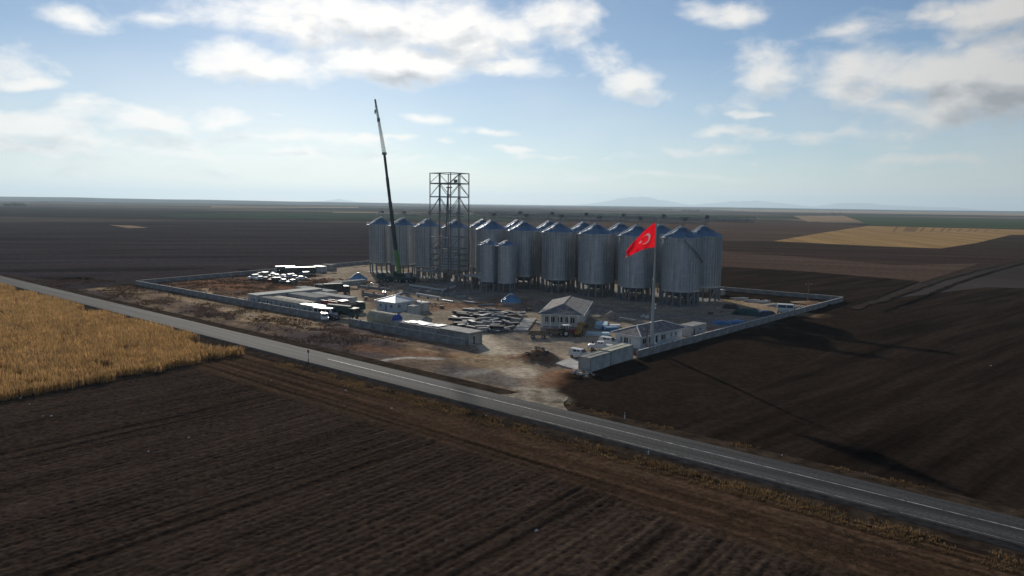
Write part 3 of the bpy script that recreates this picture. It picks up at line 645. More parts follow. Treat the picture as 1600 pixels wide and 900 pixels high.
# ================================================================== SILOS
leg_mat = pm('leg_paint', (.20,.21,.22), .6, .3, .2, .8)
def make_silo(Rr, zb, ze, zp, nleg, nrib, label):
    root = thing('grain_silo', label, 'silo', (0, 0))
    n = 48
    b = MB(); b.lathe([(Rr, zb), (Rr, (zb * 2 + ze) / 3), (Rr, (zb + 2 * ze) / 3), (Rr, ze)], n)
    b.lathe([(Rr - .02, zb), (Rr * .30, max(1.6, zb - 2.2))], n); body = b.build('body', SILO_WALL, root, True)
    rb = MB()
    for k in range(nrib):
        a = 2 * math.pi * k / nrib; rb.box(((Rr + .08) * math.cos(a), (Rr + .08) * math.sin(a), (zb + ze) / 2), (.20, .19, ze - zb - .02), a)
    rb.build('stiffener', galv_rib, body, stuff=True)
    e = MB(); e.lathe([(Rr + .02, ze - .12), (Rr + .28, ze - .10), (Rr + .28, ze + .06), (Rr - .1, ze + .08)], n); e.build('eave_ring', galv_rib, root)
    rg = MB(); rg.lathe([(Rr - .12, zb - .42), (Rr + .2, zb - .42), (Rr + .2, zb + .1), (Rr - .05, zb + .1)], n); rg.build('ring_beam', galv_rib, root)
    r = MB(); zc = zp - .5; rc = Rr * .12
    r.lathe([(Rr + .30, ze + .07), (Rr * .55, ze + .07 + (zc - ze) * .48), (rc, zc)], n); roof = r.build('roof', galv_roof_sky, root)
    rr = MB()
    for k in range(nrib // 2):
        a = 2 * math.pi * (k + .5) / (nrib // 2); c, s_ = math.cos(a), math.sin(a)
        rr.beam(((Rr + .28) * c, (Rr + .28) * s_, ze + .13), (rc * c, rc * s_, zc + .05), .09, .1)
    rr.build('roof_rib', galv_roof_sky, roof, stuff=True)
    cp = MB(); cp.lathe([(rc + .1, zc - .05), (rc + .1, zc + .3), (rc * .5, zc + .55), (rc * .5, zp + .25)], 16, caps=(False, True)); cp.build('roof_cap', galv_rib, root)
    ang = R(192)                                  # roof stair faces the low sun on the west side
    c, s_ = math.cos(ang), math.sin(ang); px, py = -s_, c
    ld = MB()
    for off in (-.38, .38):
        ld.beam(((Rr + .1) * c + px * off, (Rr + .1) * s_ + py * off, ze + .5), (rc * c + px * off, rc * s_ + py * off, zc + .5), .07, .30)
    for k in range(14):
        u = k / 13; q = (Rr + .1) * (1 - u) + rc * u; ld.box((q * c, q * s_, ze + .45 + (zc - ze) * u), (.26, .76, .05), ang)
    ld.build('roof_stair', white_roof, roof)
    pf = MB(); pf.box(((Rr + .55) * c, (Rr + .55) * s_, ze - .05), (1.3, 2.2, .1), ang)
    for off in (-1.05, 1.05): pf.beam(((Rr + .1) * c + px * off, (Rr + .1) * s_ + py * off, ze + .95), ((Rr + 1.15) * c + px * off, (Rr + 1.15) * s_ + py * off, ze + .95), .05)
    for off in (-1.05, 0, 1.05): pf.beam(((Rr + 1.15) * c + px * off, (Rr + 1.15) * s_ + py * off, ze), ((Rr + 1.15) * c + px * off, (Rr + 1.15) * s_ + py * off, ze + .97), .05)
    pf.build('eave_platform', white_roof, root)
    hd = MB(); hd.lathe([(.45, ze + .2), (.45, ze + .75)], 10, c=(Rr * .72 * math.cos(R(215)), Rr * .72 * math.sin(R(215)), (zc - ze) * .27), caps=(False, True)); hd.build('roof_hatch', white_roof, roof)
    for k in range(nleg):
        a = 2 * math.pi * (k + .5) / nleg; l = MB(); x, y = (Rr - .05) * math.cos(a), (Rr - .05) * math.sin(a)
        l.box((x, y, (zb - .4) / 2 - .1), (.42, .46, zb - .4 + .2), a); l.box((x, y, .12), (.7, .7, .34), a); l.build('leg', leg_mat, root)
    br = MB()
    for k in range(nleg):
        if k % 3 == 0:
            a, a2 = 2 * math.pi * (k + .5) / nleg, 2 * math.pi * (k + 1.5) / nleg; q = Rr - .05
            br.beam((q * math.cos(a), q * math.sin(a), .4), (q * math.cos(a2), q * math.sin(a2), zb - .6), .09)
    br.build('brace', galv_rib, root, stuff=True)
    sl = MB(); sl.lathe([(Rr + .9, -.25), (Rr + .9, .14), (.01, .14)], 32); sl.build('foundation', concrete, root)
    return root
def silo_wall_material():
    m = pm('corrugated_galvanised_wall', (.43,.44,.455), .50, .7, .10, .35, spec=.5); nt = m.node_tree; N, L = nt.nodes, nt.links
    tc = N.new('ShaderNodeTexCoord'); wv = N.new('ShaderNodeTexWave'); wv.bands_direction = 'Z'; wv.inputs['Scale'].default_value = 1.5; L.new(tc.outputs['Object'], wv.inputs['Vector'])
    b = N['Principled BSDF']; src = b.inputs['Base Color'].links[0].from_socket
    oi = N.new('ShaderNodeObjectInfo'); rv = N.new('ShaderNodeMapRange'); L.new(oi.outputs['Random'], rv.inputs[0]); rv.inputs[3].default_value = .85; rv.inputs[4].default_value = 1.18
    st = N.new('ShaderNodeVectorMath'); st.operation = 'MULTIPLY'; L.new(tc.outputs['Object'], st.inputs[0]); st.inputs[1].default_value = (1.6, 1.6, .07)
    sn = N.new('ShaderNodeTexNoise'); sn.inputs['Scale'].default_value = 1; sn.inputs['Detail'].default_value = 5; L.new(st.outputs[0], sn.inputs['Vector'])
    sm = N.new('ShaderNodeMapRange'); L.new(sn.outputs['Fac'], sm.inputs[0]); sm.inputs[1].default_value = .3; sm.inputs[2].default_value = .7; sm.inputs[3].default_value = .72; sm.inputs[4].default_value = 1.28
    mu1 = N.new('ShaderNodeMath'); mu1.operation = 'MULTIPLY'; L.new(rv.outputs[0], mu1.inputs[0]); L.new(sm.outputs[0], mu1.inputs[1])
    sz = N.new('ShaderNodeSeparateXYZ'); L.new(tc.outputs['Object'], sz.inputs[0]); fr = N.new('ShaderNodeMath'); fr.operation = 'PINGPONG'; L.new(sz.outputs[2], fr.inputs[0]); fr.inputs[1].default_value = .62
    sf = N.new('ShaderNodeMapRange'); L.new(fr.outputs[0], sf.inputs[0]); sf.inputs[1].default_value = 0; sf.inputs[2].default_value = .09; sf.inputs[3].default_value = .78; sf.inputs[4].default_value = 1
    mu2 = N.new('ShaderNodeMath'); mu2.operation = 'MULTIPLY'; L.new(mu1.outputs[0], mu2.inputs[0]); L.new(sf.outputs[0], mu2.inputs[1])
    mc = N.new('ShaderNodeMix'); mc.data_type = 'RGBA'; mc.blend_type = 'MULTIPLY'; mc.inputs[0].default_value = 1; L.new(src, mc.inputs[6]); L.new(mu2.outputs[0], mc.inputs[7]); L.new(mc.outputs[2], b.inputs['Base Color'])
    bp = N.new('ShaderNodeBump'); bp.inputs['Distance'].default_value = .03; bp.inputs['Strength'].default_value = .7; L.new(wv.outputs['Fac'], bp.inputs['Height']); L.new(bp.outputs[0], N['Principled BSDF'].inputs['Normal'])
    return m
SILO_WALL = silo_wall_material()
ROW_T, ROW2_T = 198.0, 213.6
BIGS = [-96.1 - 15.3 * k for k in range(6)]; LEFTS = [-191.1 - 15.3 * k + (1.4 if k == 3 else 0) for k in range(4)]
ordn = ['first', 'second', 'third', 'fourth', 'fifth', 'sixth']
bigp = make_silo(5.65, 4.8, 20.5, 23.9, 16, 40, 'x'); leftp = make_silo(4.95, 4.8, 20.5, 23.6, 14, 36, 'x')
def put(proto, first, s, t, rz, label, group, z=.04):
    o = proto if first else copy_tree(proto)
    x, y = W(s, t); o.location = (x, y, z); o.rotation_euler = (0, 0, rz); o['label'] = label; o['group'] = group; return o
for k, s in enumerate(BIGS):
    put(bigp, k == 0, s, ROW_T, R(3 * k), f'wide steel grain silo, {ordn[k]} from the flag end of the front row', 'steel grain silos')
    put(bigp, False, s, ROW2_T, R(2 * k + 1), f'wide steel grain silo, {ordn[k]} from the flag end of the rear row', 'steel grain silos')
for k, s in enumerate(LEFTS):
    lab = ['slim steel grain silo directly behind the open steel tower', 'slim steel grain silo between the steel tower and the crane boom', 'slim steel grain silo right behind the green crane boom', 'slim steel grain silo at the far end of the front row, beyond the crane'][k]
    put(leftp, k == 0, s, ROW_T, R(4 * k), lab, 'steel grain silos')
put(leftp, False, LEFTS[0], ROW2_T, 0, 'slim steel grain silo in the rear row, behind the open steel tower', 'steel grain silos')
smallp = make_silo(2.95, 3.7, 15.9, 17.7, 8, 24, 'x')
put(smallp, True, -152.8, 183.2, 0, 'small narrow steel silo of the pair, on the flag side', 'small steel silos')
put(smallp, False, -159.8, 182.2, .1, 'small narrow steel silo of the pair, next to the concrete platform', 'small steel silos')
# covered stair that winds down the end silo
def silo_stair():
    x, y = W(BIGS[0], ROW_T); root = thing('silo_stair', 'dark stair slanting down the wall of the silo behind the flag', 'stair', (x, y))
    Rs = 6.45; st = MB(); rl = MB(); a0, a1, z0, z1 = R(-97), R(-28), 20.2, 13.2
    for k in range(30):
        u, u2 = k / 30, (k + 1) / 30; a, b = a0 + (a1 - a0) * u, a0 + (a1 - a0) * u2; za, zb = z0 + (z1 - z0) * u, z0 + (z1 - z0) * u2
        c = ((Rs) * math.cos(a), (Rs) * math.sin(a), za); d = (Rs * math.cos(b), Rs * math.sin(b), zb)
        st.beam(c, d, .75, .22); o = .36
        rl.beam(((Rs + o) * math.cos(a), (Rs + o) * math.sin(a), za + 1), ((Rs + o) * math.cos(b), (Rs + o) * math.sin(b), zb + 1), .06)
        if k % 4 == 0: rl.beam(((Rs + o) * math.cos(a), (Rs + o) * math.sin(a), za), ((Rs + o) * math.cos(a), (Rs + o) * math.sin(a), za + 1), .05); st.beam((5.6 * math.cos(a), 5.6 * math.sin(a), za - .1), (Rs * math.cos(a), Rs * math.sin(a), za - .1), .07)
    st.build('flight', steel_lt, root); rl.build('handrail', steel_lt, root)
silo_stair()
# conveyor galleries over the silo roofs
def gallery(s0, s1, t, z, label, feet):
    x, y = W(s1, t); root = thing('conveyor_gallery', label, 'gallery', (x, y), RA); Lg = s0 - s1
    dk = MB(); dk.box((Lg / 2, 0, z), (Lg, 1.1, .10)); dk.build('deck', steel, root)
    cv = MB(); cv.box((Lg / 2, -.1, z + .30), (Lg - 1, .42, .40)); cv.build('conveyor_trough', galv_rib, root)
    n = int(Lg / 2.4)
    for sd in (-.6, .6):
        r = MB()
        for zz in (.55, 1.1): r.beam((0, sd, z + zz), (Lg, sd, z + zz), .08)
        for k in range(n + 1): r.beam((Lg * k / n, sd, z), (Lg * k / n, sd, z + 1.1), .08)
        r.build('handrail', steel, root)
        tr = MB(); tr.beam((0, sd, z - .55), (Lg, sd, z - .55), .09)
        for k in range(n): tr.beam((Lg * k / n, sd, z - .55), (Lg * (k + .5) / n, sd, z - .03), .06); tr.beam((Lg * (k + .5) / n, sd, z - .03), (Lg * (k + 1) / n, sd, z - .55), .06)
        tr.build('truss', steel, root)
    for f in feet:
        lg = MB(); q = f - s1
        for sd in (-.55, .55): lg.beam((q, sd, 23.5), (q, sd, z - .5), .12)
        lg.build('support', steel, root)
        hb = MB(); hb.box((q + .8, 0, z + .85), (1.1, .9, 1.1)); hb.build('drive_box', steel, root)
gallery(-88.5, -180, ROW_T, 25.2, 'steel conveyor gallery with railings over the front row of wide silos', BIGS)
gallery(-80.0, -197, ROW2_T, 25.8, 'steel conveyor gallery with railings over the rear row of silos', BIGS)
gallery(-187.5, -238, ROW_T, 25.2, 'steel conveyor gallery with railings over the slim silos by the crane', LEFTS)

# ------------------------------------------------------------------ open steel elevator tower
def tower():
    s0, s1, t0, t1 = -188.0, -177.5, 181.0, 190.5
    x, y = W(s0, t0); root = thing('elevator_tower', 'tall open steel frame tower with cross bracing, standing among the silos', 'tower', (x, y), RA)
    a, b, Hh = s1 - s0, t1 - t0, 40.8
    pts = [(0,0),(a/2,0),(a,0),(a,b/2),(a,b),(a/2,b),(0,b),(0,b/2)]
    for (px, py) in pts: m = MB(); m.box((px, py, Hh / 2), (.27, .27, Hh)); m.build('column', steel, root)
    lv = [4.9, 7.0, 9.0, 11.2, 13.4, 17.6, 26.2, 32.2, 37.0, 40.7]
    for z in lv:
        m = MB(); w = .42 if z in (32.2, 37.0) else .26
        for k in range(8): m.beam((*pts[k], z), (*pts[(k + 1) % 8], z), .22, w)
        m.build('floor_beam', steel, root)
    def face(p, q, z0, z1, kind):
        m = MB(); p, q = Vector(p), Vector(q); c = (p + q) / 2
        if kind == 'A': m.beam((*p, z0), (*c, z1), .16); m.beam((*q, z0), (*c, z1), .16)
        else: m.beam((*p, z0), (*c, z1), .16)
        m.build('brace', steel, root)
    cor = [(0,0),(a,0),(a,b),(0,b)]
    for k in range(4):
        p, q = cor[k], cor[(k + 1) % 4]
        for z0, z1 in ((32.4, 36.8), (26.4, 32.0)): face(p, q, z0, z1, 'A')
        if k != 0: face(p, q, 37.2, 40.5, 'A')
    for p, q in ((cor[0], cor[1]), (cor[1], cor[2])):
        for z0, z1 in ((13.6, 17.4), (9.2, 13.2), (.3, 4.7)): face(p, q, z0, z1, 'h')
    st = MB(); 
    for k, z in enumerate([0.2, 2.5, 4.9, 7, 9, 11.2, 13.4]):
        z2 = [2.5, 4.9, 7, 9, 11.2, 13.4, 15.5][k]; x0, x1 = (1.2, 4.6) if k % 2 == 0 else (4.6, 1.2)
        st.beam((x0, 1.3, z), (x1, 1.3, z2), .9, .12); st.beam((x0, .85, z + 1), (x1, .85, z2 + 1), .06); st.box((x1, 1.6, z2), (1.1, 1.8, .1))
    st.build('stair_flight', steel_lt, root)
    cv = MB(); cv.beam((a * .62, b * .3, 36.0), (a * .30, b * .5, 14), .5, .5); cv.build('inclined_chute', steel, root)
    mo = MB(); mo.box((a * .8, b * .5, 37.9), (1.0, .9, 1.1)); mo.box((a * .62, b * .35, 35.6), (2.4, .8, .35)); mo.build('hoist', steel, root)
    bs = MB(); bs.box((a / 2, b / 2, .05), (a + 1.6, b + 1.6, .5)); bs.build('foundation', concrete, root)
tower()

# ------------------------------------------------------------------ raised concrete platforms
def platform(s0, s1, t0, t1, h, label, nx, ny):
    x, y = W(s0, t0); root = thing('concrete_platform', label, 'platform', (x, y), RA); a, b = s1 - s0, t1 - t0
    m = MB(); m.box((a / 2, b / 2, h - .2), (a, b, .4)); m.build('slab', concrete_lt, root)
    for i in range(nx):
        for j in range(ny): c = MB(); c.box((.4 + (a - .8) * i / (nx - 1), .4 + (b - .8) * j / (ny - 1), (h - .4) / 2), (.45, .45, h - .4)); c.build('column', concrete, root)
platform(-172.5, -163.8, 182.0, 189, 4.6, 'raised concrete platform on columns next to the two small silos', 3, 2)
platform(-198.5, -189.2, 184, 192, 4.4, 'raised concrete platform on columns between crane and steel tower', 3, 2)
platform(-189.5, -176, 191.2, 192.9, 3.2, 'narrow concrete platform in the shade behind the steel tower', 4, 2)

# ================================================================== PERIMETER WALL
sunlit_coping_mat = pm('sunlit_coping_concrete', (.56,.54,.50), .9, 0, .12, .5)  # paler than the panels: sunlight on the wall top painted in
PANEL_L, WALL_H = 4.4, 1.6
def wall_run(a, b, label, lamps=False):
    (s0, t0), (s1, t1) = a, b; x0, y0 = W(s0, t0); x1, y1 = W(s1, t1)
    rz = math.atan2(y1 - y0, x1 - x0); Lw = math.hypot(x1 - x0, y1 - y0); n = max(1, round(Lw / PANEL_L)); st = Lw / n
    root = thing('perimeter_wall', label, 'wall', (x0, y0), rz)
    pm_, cm, po = MB(), MB(), MB()
    pm_.box((st / 2, 0, WALL_H / 2 - .2), (st - .26, .14, WALL_H + .4))
    for zz in (.75, 1.5): pm_.box((st / 2, 0, zz), (st - .27, .17, .06))
    po.box((0, 0, WALL_H / 2 - .15), (.28, .30, WALL_H + .45)); po.box((0, 0, WALL_H + .16), (.22, .22, .34), taper=.5)
    cm.box((st / 2, 0, WALL_H + .05), (st - .29, .27, .10))
    p0 = pm_.build('panel', wallmat, root); c0 = cm.build('coping', sunlit_coping_mat, root); q0 = po.build('post', concrete, root)
    for k in range(n + 1):
        if k > 0:
            q = q0.copy(); COL.objects.link(q); q.location = (k * st, 0, 0)
            if k < n:
                for m in (p0, c0): o = m.copy(); COL.objects.link(o); o.location = (k * st, 0, random.uniform(-.025, .025))
    return root
wall_run((-256.6, 105.4), (-150.5, 106.2), 'grey concrete panel wall running along the road side past the site cabins')
wall_run((-138.6, 106.2), (-99.8, 106.4), 'short grey concrete panel wall beside the barrel tank with the blue end')
wall_run((-271, 222), (-256.8, 106.8), 'grey concrete panel wall across the far left end, behind the parked cars')
wall_run((-67.2, 121.0), (-60.2, 240.4), 'long grey concrete panel wall with sunlit-pale coping beside the dark ploughed field')
wall_run((-60.4, 241.6), (-128, 238.6), 'grey concrete panel wall behind the silos, meeting the corner by the utility pole')
wall_run((-128.2, 238.6), (-270.5, 223.4), 'grey concrete panel wall along the back of the site, mostly hidden by silos')

# ================================================================== BUILDINGS
def wall_panel(mb, p, q, z0, z1, ops, depth=.18):
    """wall from p to q (2-D, outside on the right-hand side) with openings (u0,u1,v0,v1) and reveals"""
    p, q = Vector(p), Vector(q); L_ = (q - p).length; d = (q - p) / L_; nrm = Vector((d.y, -d.x))
    us = sorted({0, L_, *[o[0] for o in ops], *[o[1] for o in ops]}); vs = sorted({z0, z1, *[o[2] for o in ops], *[o[3] for o in ops]})
    pt = lambda u, v, k=0.: (*(p + d * u - nrm * k), v)
    for i in range(len(us) - 1):
        for j in range(len(vs) - 1):
            cu, cv = (us[i] + us[i + 1]) / 2, (vs[j] + vs[j + 1]) / 2
            if any(o[0] < cu < o[1] and o[2] < cv < o[3] for o in ops): continue
            mb.add([pt(us[i], vs[j]), pt(us[i + 1], vs[j]), pt(us[i + 1], vs[j + 1]), pt(us[i], vs[j + 1])], [(0, 1, 2, 3)])
    for u0, u1, v0, v1 in ops:
        c = [(u0, v0), (u1, v0), (u1, v1), (u0, v1)]
        for k in range(4):
            a, b = c[k], c[(k + 1) % 4]; mb.add([pt(*a), pt(*a, depth), pt(*b, depth), pt(*b)], [(0, 1, 2, 3)])
    return pt, nrm, d
def window_part(root, pt, nrm, d, o, door=False, frame_mat=None):
    u0, u1, v0, v1 = o; fm = frame_mat or white_paint
    ctr = Vector(pt((u0 + u1) / 2, (v0 + v1) / 2, .12)); rz = math.atan2(d.y, d.x)
    w, h = u1 - u0, v1 - v0; f = MB()
    for (cx, cz, sx, sz) in ((0, h / 2 - .05, w, .1), (0, -h / 2 + .05, w, .1), (-w / 2 + .05, 0, .1, h - .2), (w / 2 - .05, 0, .1, h - .2), (0, 0, .07, h - .2)):
        if door and (cx, cz, sx) == (0, 0, .07): continue
        f.box(ctr + Vector((d.x * cx, d.y * cx, cz)), (sx, .08, sz), rz)
    fo = f.build('door' if door else 'window', fm, root)
    g = MB(); c2 = Vector(pt((u0 + u1) / 2, (v0 + v1) / 2, .14)); g.box(c2, (w - .18, .03, h - .18), rz); g.build('door_leaf' if door else 'pane', blue_paint if door == 'blue' else glass, fo)
    if not door:
        sl = MB(); s2 = Vector(pt((u0 + u1) / 2, v0 - .03, -.06)); sl.box(s2, (w + .2, .2, .06), rz); sl.build('sill', concrete_lt, fo)
def hip_roof(mb, w, l, z, h, th=.14, ins=None):
    ins = w / 2 if ins is None else ins
    a, b = w / 2, l / 2
    base = [(-a, -b), (a, -b), (a, b), (-a, b)]
    v = [(x, y, z) for x, y in base] + [(x, y, z - th) for x, y in base] + [(0, -b + ins, z + h), (0, b - ins, z + h)]
    mb.add(v, [(0, 1, 8), (1, 2, 9, 8), (2, 3, 9), (3, 0, 8, 9), (0, 4, 5, 1), (1, 5, 6, 2), (2, 6, 7, 3), (3, 7, 4, 0), (4, 7, 6, 5)])
def hip_house(name, label, cat, ctr, rz, w, l, z0, wall_h, roof_h, over, wmat, rmat, wins, plinth=True, ridge_mat=None):
    x, y = ctr; root = thing(name, label, cat, (x, y), rz); a, b = w / 2, l / 2
    m = MB(); cor = [(-a, -b), (a, -b), (a, b), (-a, b)]; parts = []
    for k in range(4):
        ops = wins.get(k, []); o4 = [o[:4] for o in ops]
        pt, nrm, d = wall_panel(m, cor[k], cor[(k + 1) % 4], z0, z0 + wall_h, o4)
        parts += [(pt, nrm, d, o) for o in ops]
    m.build('wall', wmat, root)
    for pt, nrm, d, o in parts: window_part(root, pt, nrm, d, o[:4], o[4] if len(o) > 4 else False)
    ii = MB(); ii.box((0, 0, z0 + wall_h / 2), (w - .5, l - .5, wall_h - .1)); ii.build('dark_interior_fill', blackish, root)  # solid dark block stands in for the unlit room
    if plinth: p = MB(); p.box((0, 0, z0 / 2 - .15), (w + .12, l + .12, z0 + .3)); p.build('plinth', concrete, root)
    r = MB(); hip_roof(r, w + 2 * over, l + 2 * over, z0 + wall_h + .16, roof_h); rf = r.build('roof', rmat, root)
    W2, L2, zz = w / 2 + over, l / 2 + over, z0 + wall_h + .16; rm = MB(); ins = W2
    rid = [((0, -L2 + ins, zz + roof_h), (0, L2 - ins, zz + roof_h))] + [((sx * W2, sy * L2, zz), (0, sy * (L2 - ins), zz + roof_h)) for sx in (-1, 1) for sy in (-1, 1)]
    for p, q in rid:
        if (Vector(p) - Vector(q)).length > .2: rm.beam((p[0], p[1], p[2] + .03), (q[0], q[1], q[2] + .03), .22, .10)
    rm.build('ridge_cap', ridge_mat or rmat, rf)
    g = MB()
    for sx in (-1, 1): g.beam((sx * (W2 + .06), -L2, zz - .10), (sx * (W2 + .06), L2, zz - .10), .14, .12)
    for sy in (-1, 1): g.beam((-W2, sy * (L2 + .06), zz - .10), (W2, sy * (L2 + .06), zz - .10), .14, .12)
    g.build('gutter', white_paint, rf)
    return root
# office with porch posts, in front of the silos
wA = [(u, u + w_, 2.25, 3.75) for u, w_ in ((.7, 1.0), (2.0, 1.2), (3.75, 1.3), (5.5, .9), (6.7, 1.2), (8.3, .5))]
oA = hip_house('office_building', 'cream office with grey hip roof and white porch posts, in front of the silos', 'building', (14.0, 176.0), R(-11), 9.2, 24.6, 1.35, 2.85, 1.85, .75, cream_paint, roof_tile,
    {0: wA, 1: [(2 + 3.4 * k, 3.4 + 3.4 * k, 2.3, 3.7) for k in range(7)], 3: [(2 + 3.4 * k, 3.4 + 3.4 * k, 2.3, 3.7) for k in range(7)]})
pb = MB(); pb.box((0, -13.0, .55), (9.4, 1.3, 1.5)); pb.build('porch_floor', pm('pink_plaster', (.42,.33,.30), .85, 0, .15, .6), oA)
for k in range(5): q = MB(); q.box((-4.5 + 2.15 * k, -13.4, 2.1), (.22, .22, 4.3)); q.build('porch_post', white_paint, oA)
rl = MB(); rl.beam((-4.5, -13.4, 1.9), (4.1, -13.4, 1.9), .07); rl.build('porch_rail', white_paint, oA)
# long low house behind the flagpole
def house_b():
    # local Y is the long axis
    return hip_house('gatehouse', 'long white single-storey house with grey hip roof right behind the flagpole', 'house', (30.2, 151.9), R(45.5 - 90), 6.4, 16.4, .4, 2.55, 1.45, .65, white_paint, roof_tile,
        {1: [(.9, 2.4, 1.15, 2.4), (3.2, 4.4, 1.15, 2.4), (5.8, 6.8, .45, 2.5, True), (8.0, 9.8, 1.15, 2.4), (11.6, 12.5, 1.4, 2.35), (13.4, 14.3, 1.4, 2.35)], 0: [(1.3, 1.9, 1.05, 2.4), (2.2, 3.4, 1.05, 2.4), (3.6, 4.1, 1.05, 2.4)], 2: [(2, 3.4, 1.1, 2.4)]}, ridge_mat=white_paint)
house_b()
# square white-roofed cabin
hip_house('site_office', 'square blue-white cabin with white pyramid roof in the middle of the yard', 'cabin', (-32.4, 194.0), R(-36), 7.3, 7.3, .25, 2.6, 1.45, .5, pm('pale_blue_wall', (.50,.58,.64), .7, 0, .1, .5), white_roof,
    {0: [(1.0, 2.0, 1.3, 2.3), (3.2, 4.0, .3, 2.3, 'blue'), (5.2, 6.2, 1.3, 2.3)], 1: [(1.0, 2.2, 1.3, 2.3), (4.6, 5.8, 1.3, 2.3)]})

def box_cabin(name, label, cat, s0, s1, t0, t1, h, wmat, rmat, wins=(), group=None, rz=None, z=None, doors=True, ribs=True, roof_h=.12):
    """prefabricated cabin / container: ribbed walls, corner posts, roof sheet, windows and door facing the road"""
    cx, cy = W((s0 + s1) / 2, (t0 + t1) / 2); a, b = (s1 - s0), (t1 - t0)
    root = thing(name, label, cat, (cx, cy), RA if rz is None else rz, group, z=(gz(cx, cy) if z is None else z) - .05)
    m = MB(); parts = []; cor = [(-a/2, -b/2), (a/2, -b/2), (a/2, b/2), (-a/2, b/2)]
    for k in range(4):
        ops = [o for o in wins if o[0] == k]
        pt, nrm, d = wall_panel(m, cor[k], cor[(k + 1) % 4], 0, h, [o[1:5] for o in ops], .08); parts += [(pt, nrm, d, o) for o in ops]
    m.build('wall', wmat, root)
    for pt, nrm, d, o in parts: window_part(root, pt, nrm, d, o[1:5], o[5] if len(o) > 5 else False)
    i = MB(); i.box((0, 0, h / 2), (a - .35, b - .35, h - .1)); i.build('dark_interior_fill', blackish, root)  # dark filler painted as the shade inside the cabin
    p = MB()
    for x, y in cor: p.box((x, y, h / 2), (.16, .16, h + .02))
    p.build('corner_post', rmat, root)
    r = MB(); r.box((0, 0, h + roof_h / 2), (a + .24, b + .24, roof_h)); rf = r.build('roof', rmat, root)
    if ribs:
        q = MB(); n = int(a / 1.2)
        for k in range(n + 1): q.box((-a / 2 + a * k / n, 0, h + roof_h + .03), (.08, b + .1, .06))
        q.build('roof_rib', rmat, rf, stuff=True)
    return root
wn = lambda k, *us: [(k, u, u + 1.0, 1.1, 2.0) for u in us]
# gate containers on the wall line
box_cabin('shipping_container', 'grey-roofed container closing the site entrance, at the free end of the wall', 'container', -70.1, -67.6, 104.8, 111.6, 2.55, cabin_white, pm('grey_sheet_roof', (.27,.27,.25), .9, 0, .2, .5, spec=.1), ())
box_cabin('shipping_container', 'cream-roofed container between the house with the flagpole and the entrance', 'container', -70.3, -67.6, 111.9, 119.8, 2.7, cabin_white, pm('cream_sheet_roof', (.42,.41,.32), .85, 0, .15, .5, spec=.12), ())
# grey cabin beyond the gatehouse
box_cabin('site_cabin', 'small grey cabin with flat pale roof at the far end of the long white house', 'cabin', *( (lambda q: (q[0]-3.2, q[0]+3.2, q[1]-1.6, q[1]+1.6))(PS(1082,524)) ), 2.5, pm('grey_cabin_panel', (.36,.37,.38), .6, 0, .12, .6), concrete_lt, [(0, .8, 1.7, .1, 2.1, True), (0, 3.4, 4.6, 1.1, 2.0)], rz=R(46))
# cabins along the left wall
C3 = PS(427, 485)[0]
for k, (lab, rm) in enumerate((('grey-roofed site cabin against the road wall, farthest from the white minibus', pm('grey_sheet_roof', (.36,.37,.35))), ('grey-roofed site cabin against the road wall, middle of the line of three', pm('grey_sheet_roof', (.36,.37,.35))), ('white-roofed site cabin against the road wall, next to the white minibus', white_roof))):
    s0 = -184.2 + k * 11.1
    box_cabin('site_cabin', lab, 'cabin', s0, s0 + 10.8, 108.0, 111.0, 2.55, cabin_white, rm, wn(0, 1.5, 4.0, 7.5) + [(0, 5.7, 6.6, .1, 2.1, True)] + [(1, .9, 2.0, .1, 2.1, True)])
q = PS(395, 477); box_cabin('site_cabin', 'tall white end cabin with pale ridge roof beside the barrel tent', 'cabin', q[0] - 2.4, q[0] + 2.6, q[1], q[1] + 22, 3.0, cabin_white, cream_paint, wn(0, .8) + [(0, 2.6, 3.6, .1, 2.2, 'blue')])
def barrel(name, label, cat, s0, s1, t, r, mat, endmat, z, flat=1.0, legs=False):
    cx, cy = W(s0, t); root = thing(name, label, cat, (cx, cy), RA, z=gz(cx, cy)); L_ = s1 - s0; n = 20
    pr = [(r * math.cos(math.pi * k / n), r * flat * math.sin(math.pi * k / n)) for k in range(n + 1)]
    if legs: pr = [(r * math.cos(2 * math.pi * k / 28), r + .35 + r * math.sin(2 * math.pi * k / 28)) for k in range(28)]
    else: pr = [(p[0], p[1] + z) for p in pr] + [(-r, 0), (r, 0)]
    m = MB(); m.prism(pr, 'x', 0, L_); m.build('shell', mat, root, True)
    e = MB(); pr2 = [(p[0] * .985, (p[1] - (r + .35 if legs else 0)) * .985 + (r + .35 if legs else 0)) for p in pr]; e.prism(pr2, 'x', L_ + .003, L_ + .10); e.build('end_panel', endmat, root)
    h = MB()
    for k in range(6 if not legs else 5): 
        xx = L_ * (k + .5) / (6 if not legs else 5); h.prism([(p[0] * 1.012, (p[1] - (r + .35 if legs else 0)) * 1.012 + (r + .35 if legs else 0)) for p in pr], 'x', xx - .05, xx + .05)
    h.build('hoop', mat, root, stuff=True)
    if legs:
        for xx in (L_ * .2, L_ * .8): f = MB(); f.box((xx, 0, .3), (.4, r * 1.5, .9)); f.build('saddle', concrete, root)
        d = MB(); d.box((L_ + .13, .1, 1.0), (.05, .8, .8)); d.build('hatch', white_paint, root)
    return root
q = PS(409, 480); barrel('storage_tent', 'beige barrel-roofed tent between the white end cabin and the grey cabins', 'tent', q[0] + 1.5, q[0] + 18.5, q[1] + 4.0, 3.0, beige_sheet, teal_paint_and_shade, 1.5, .45)
barrel('barrel_tank', 'beige cylindrical tank with a bright blue round end, behind the road wall', 'tank', -133.5, -124.6, 109.2, 1.75, beige_sheet, blue_paint, 0, 1, True)
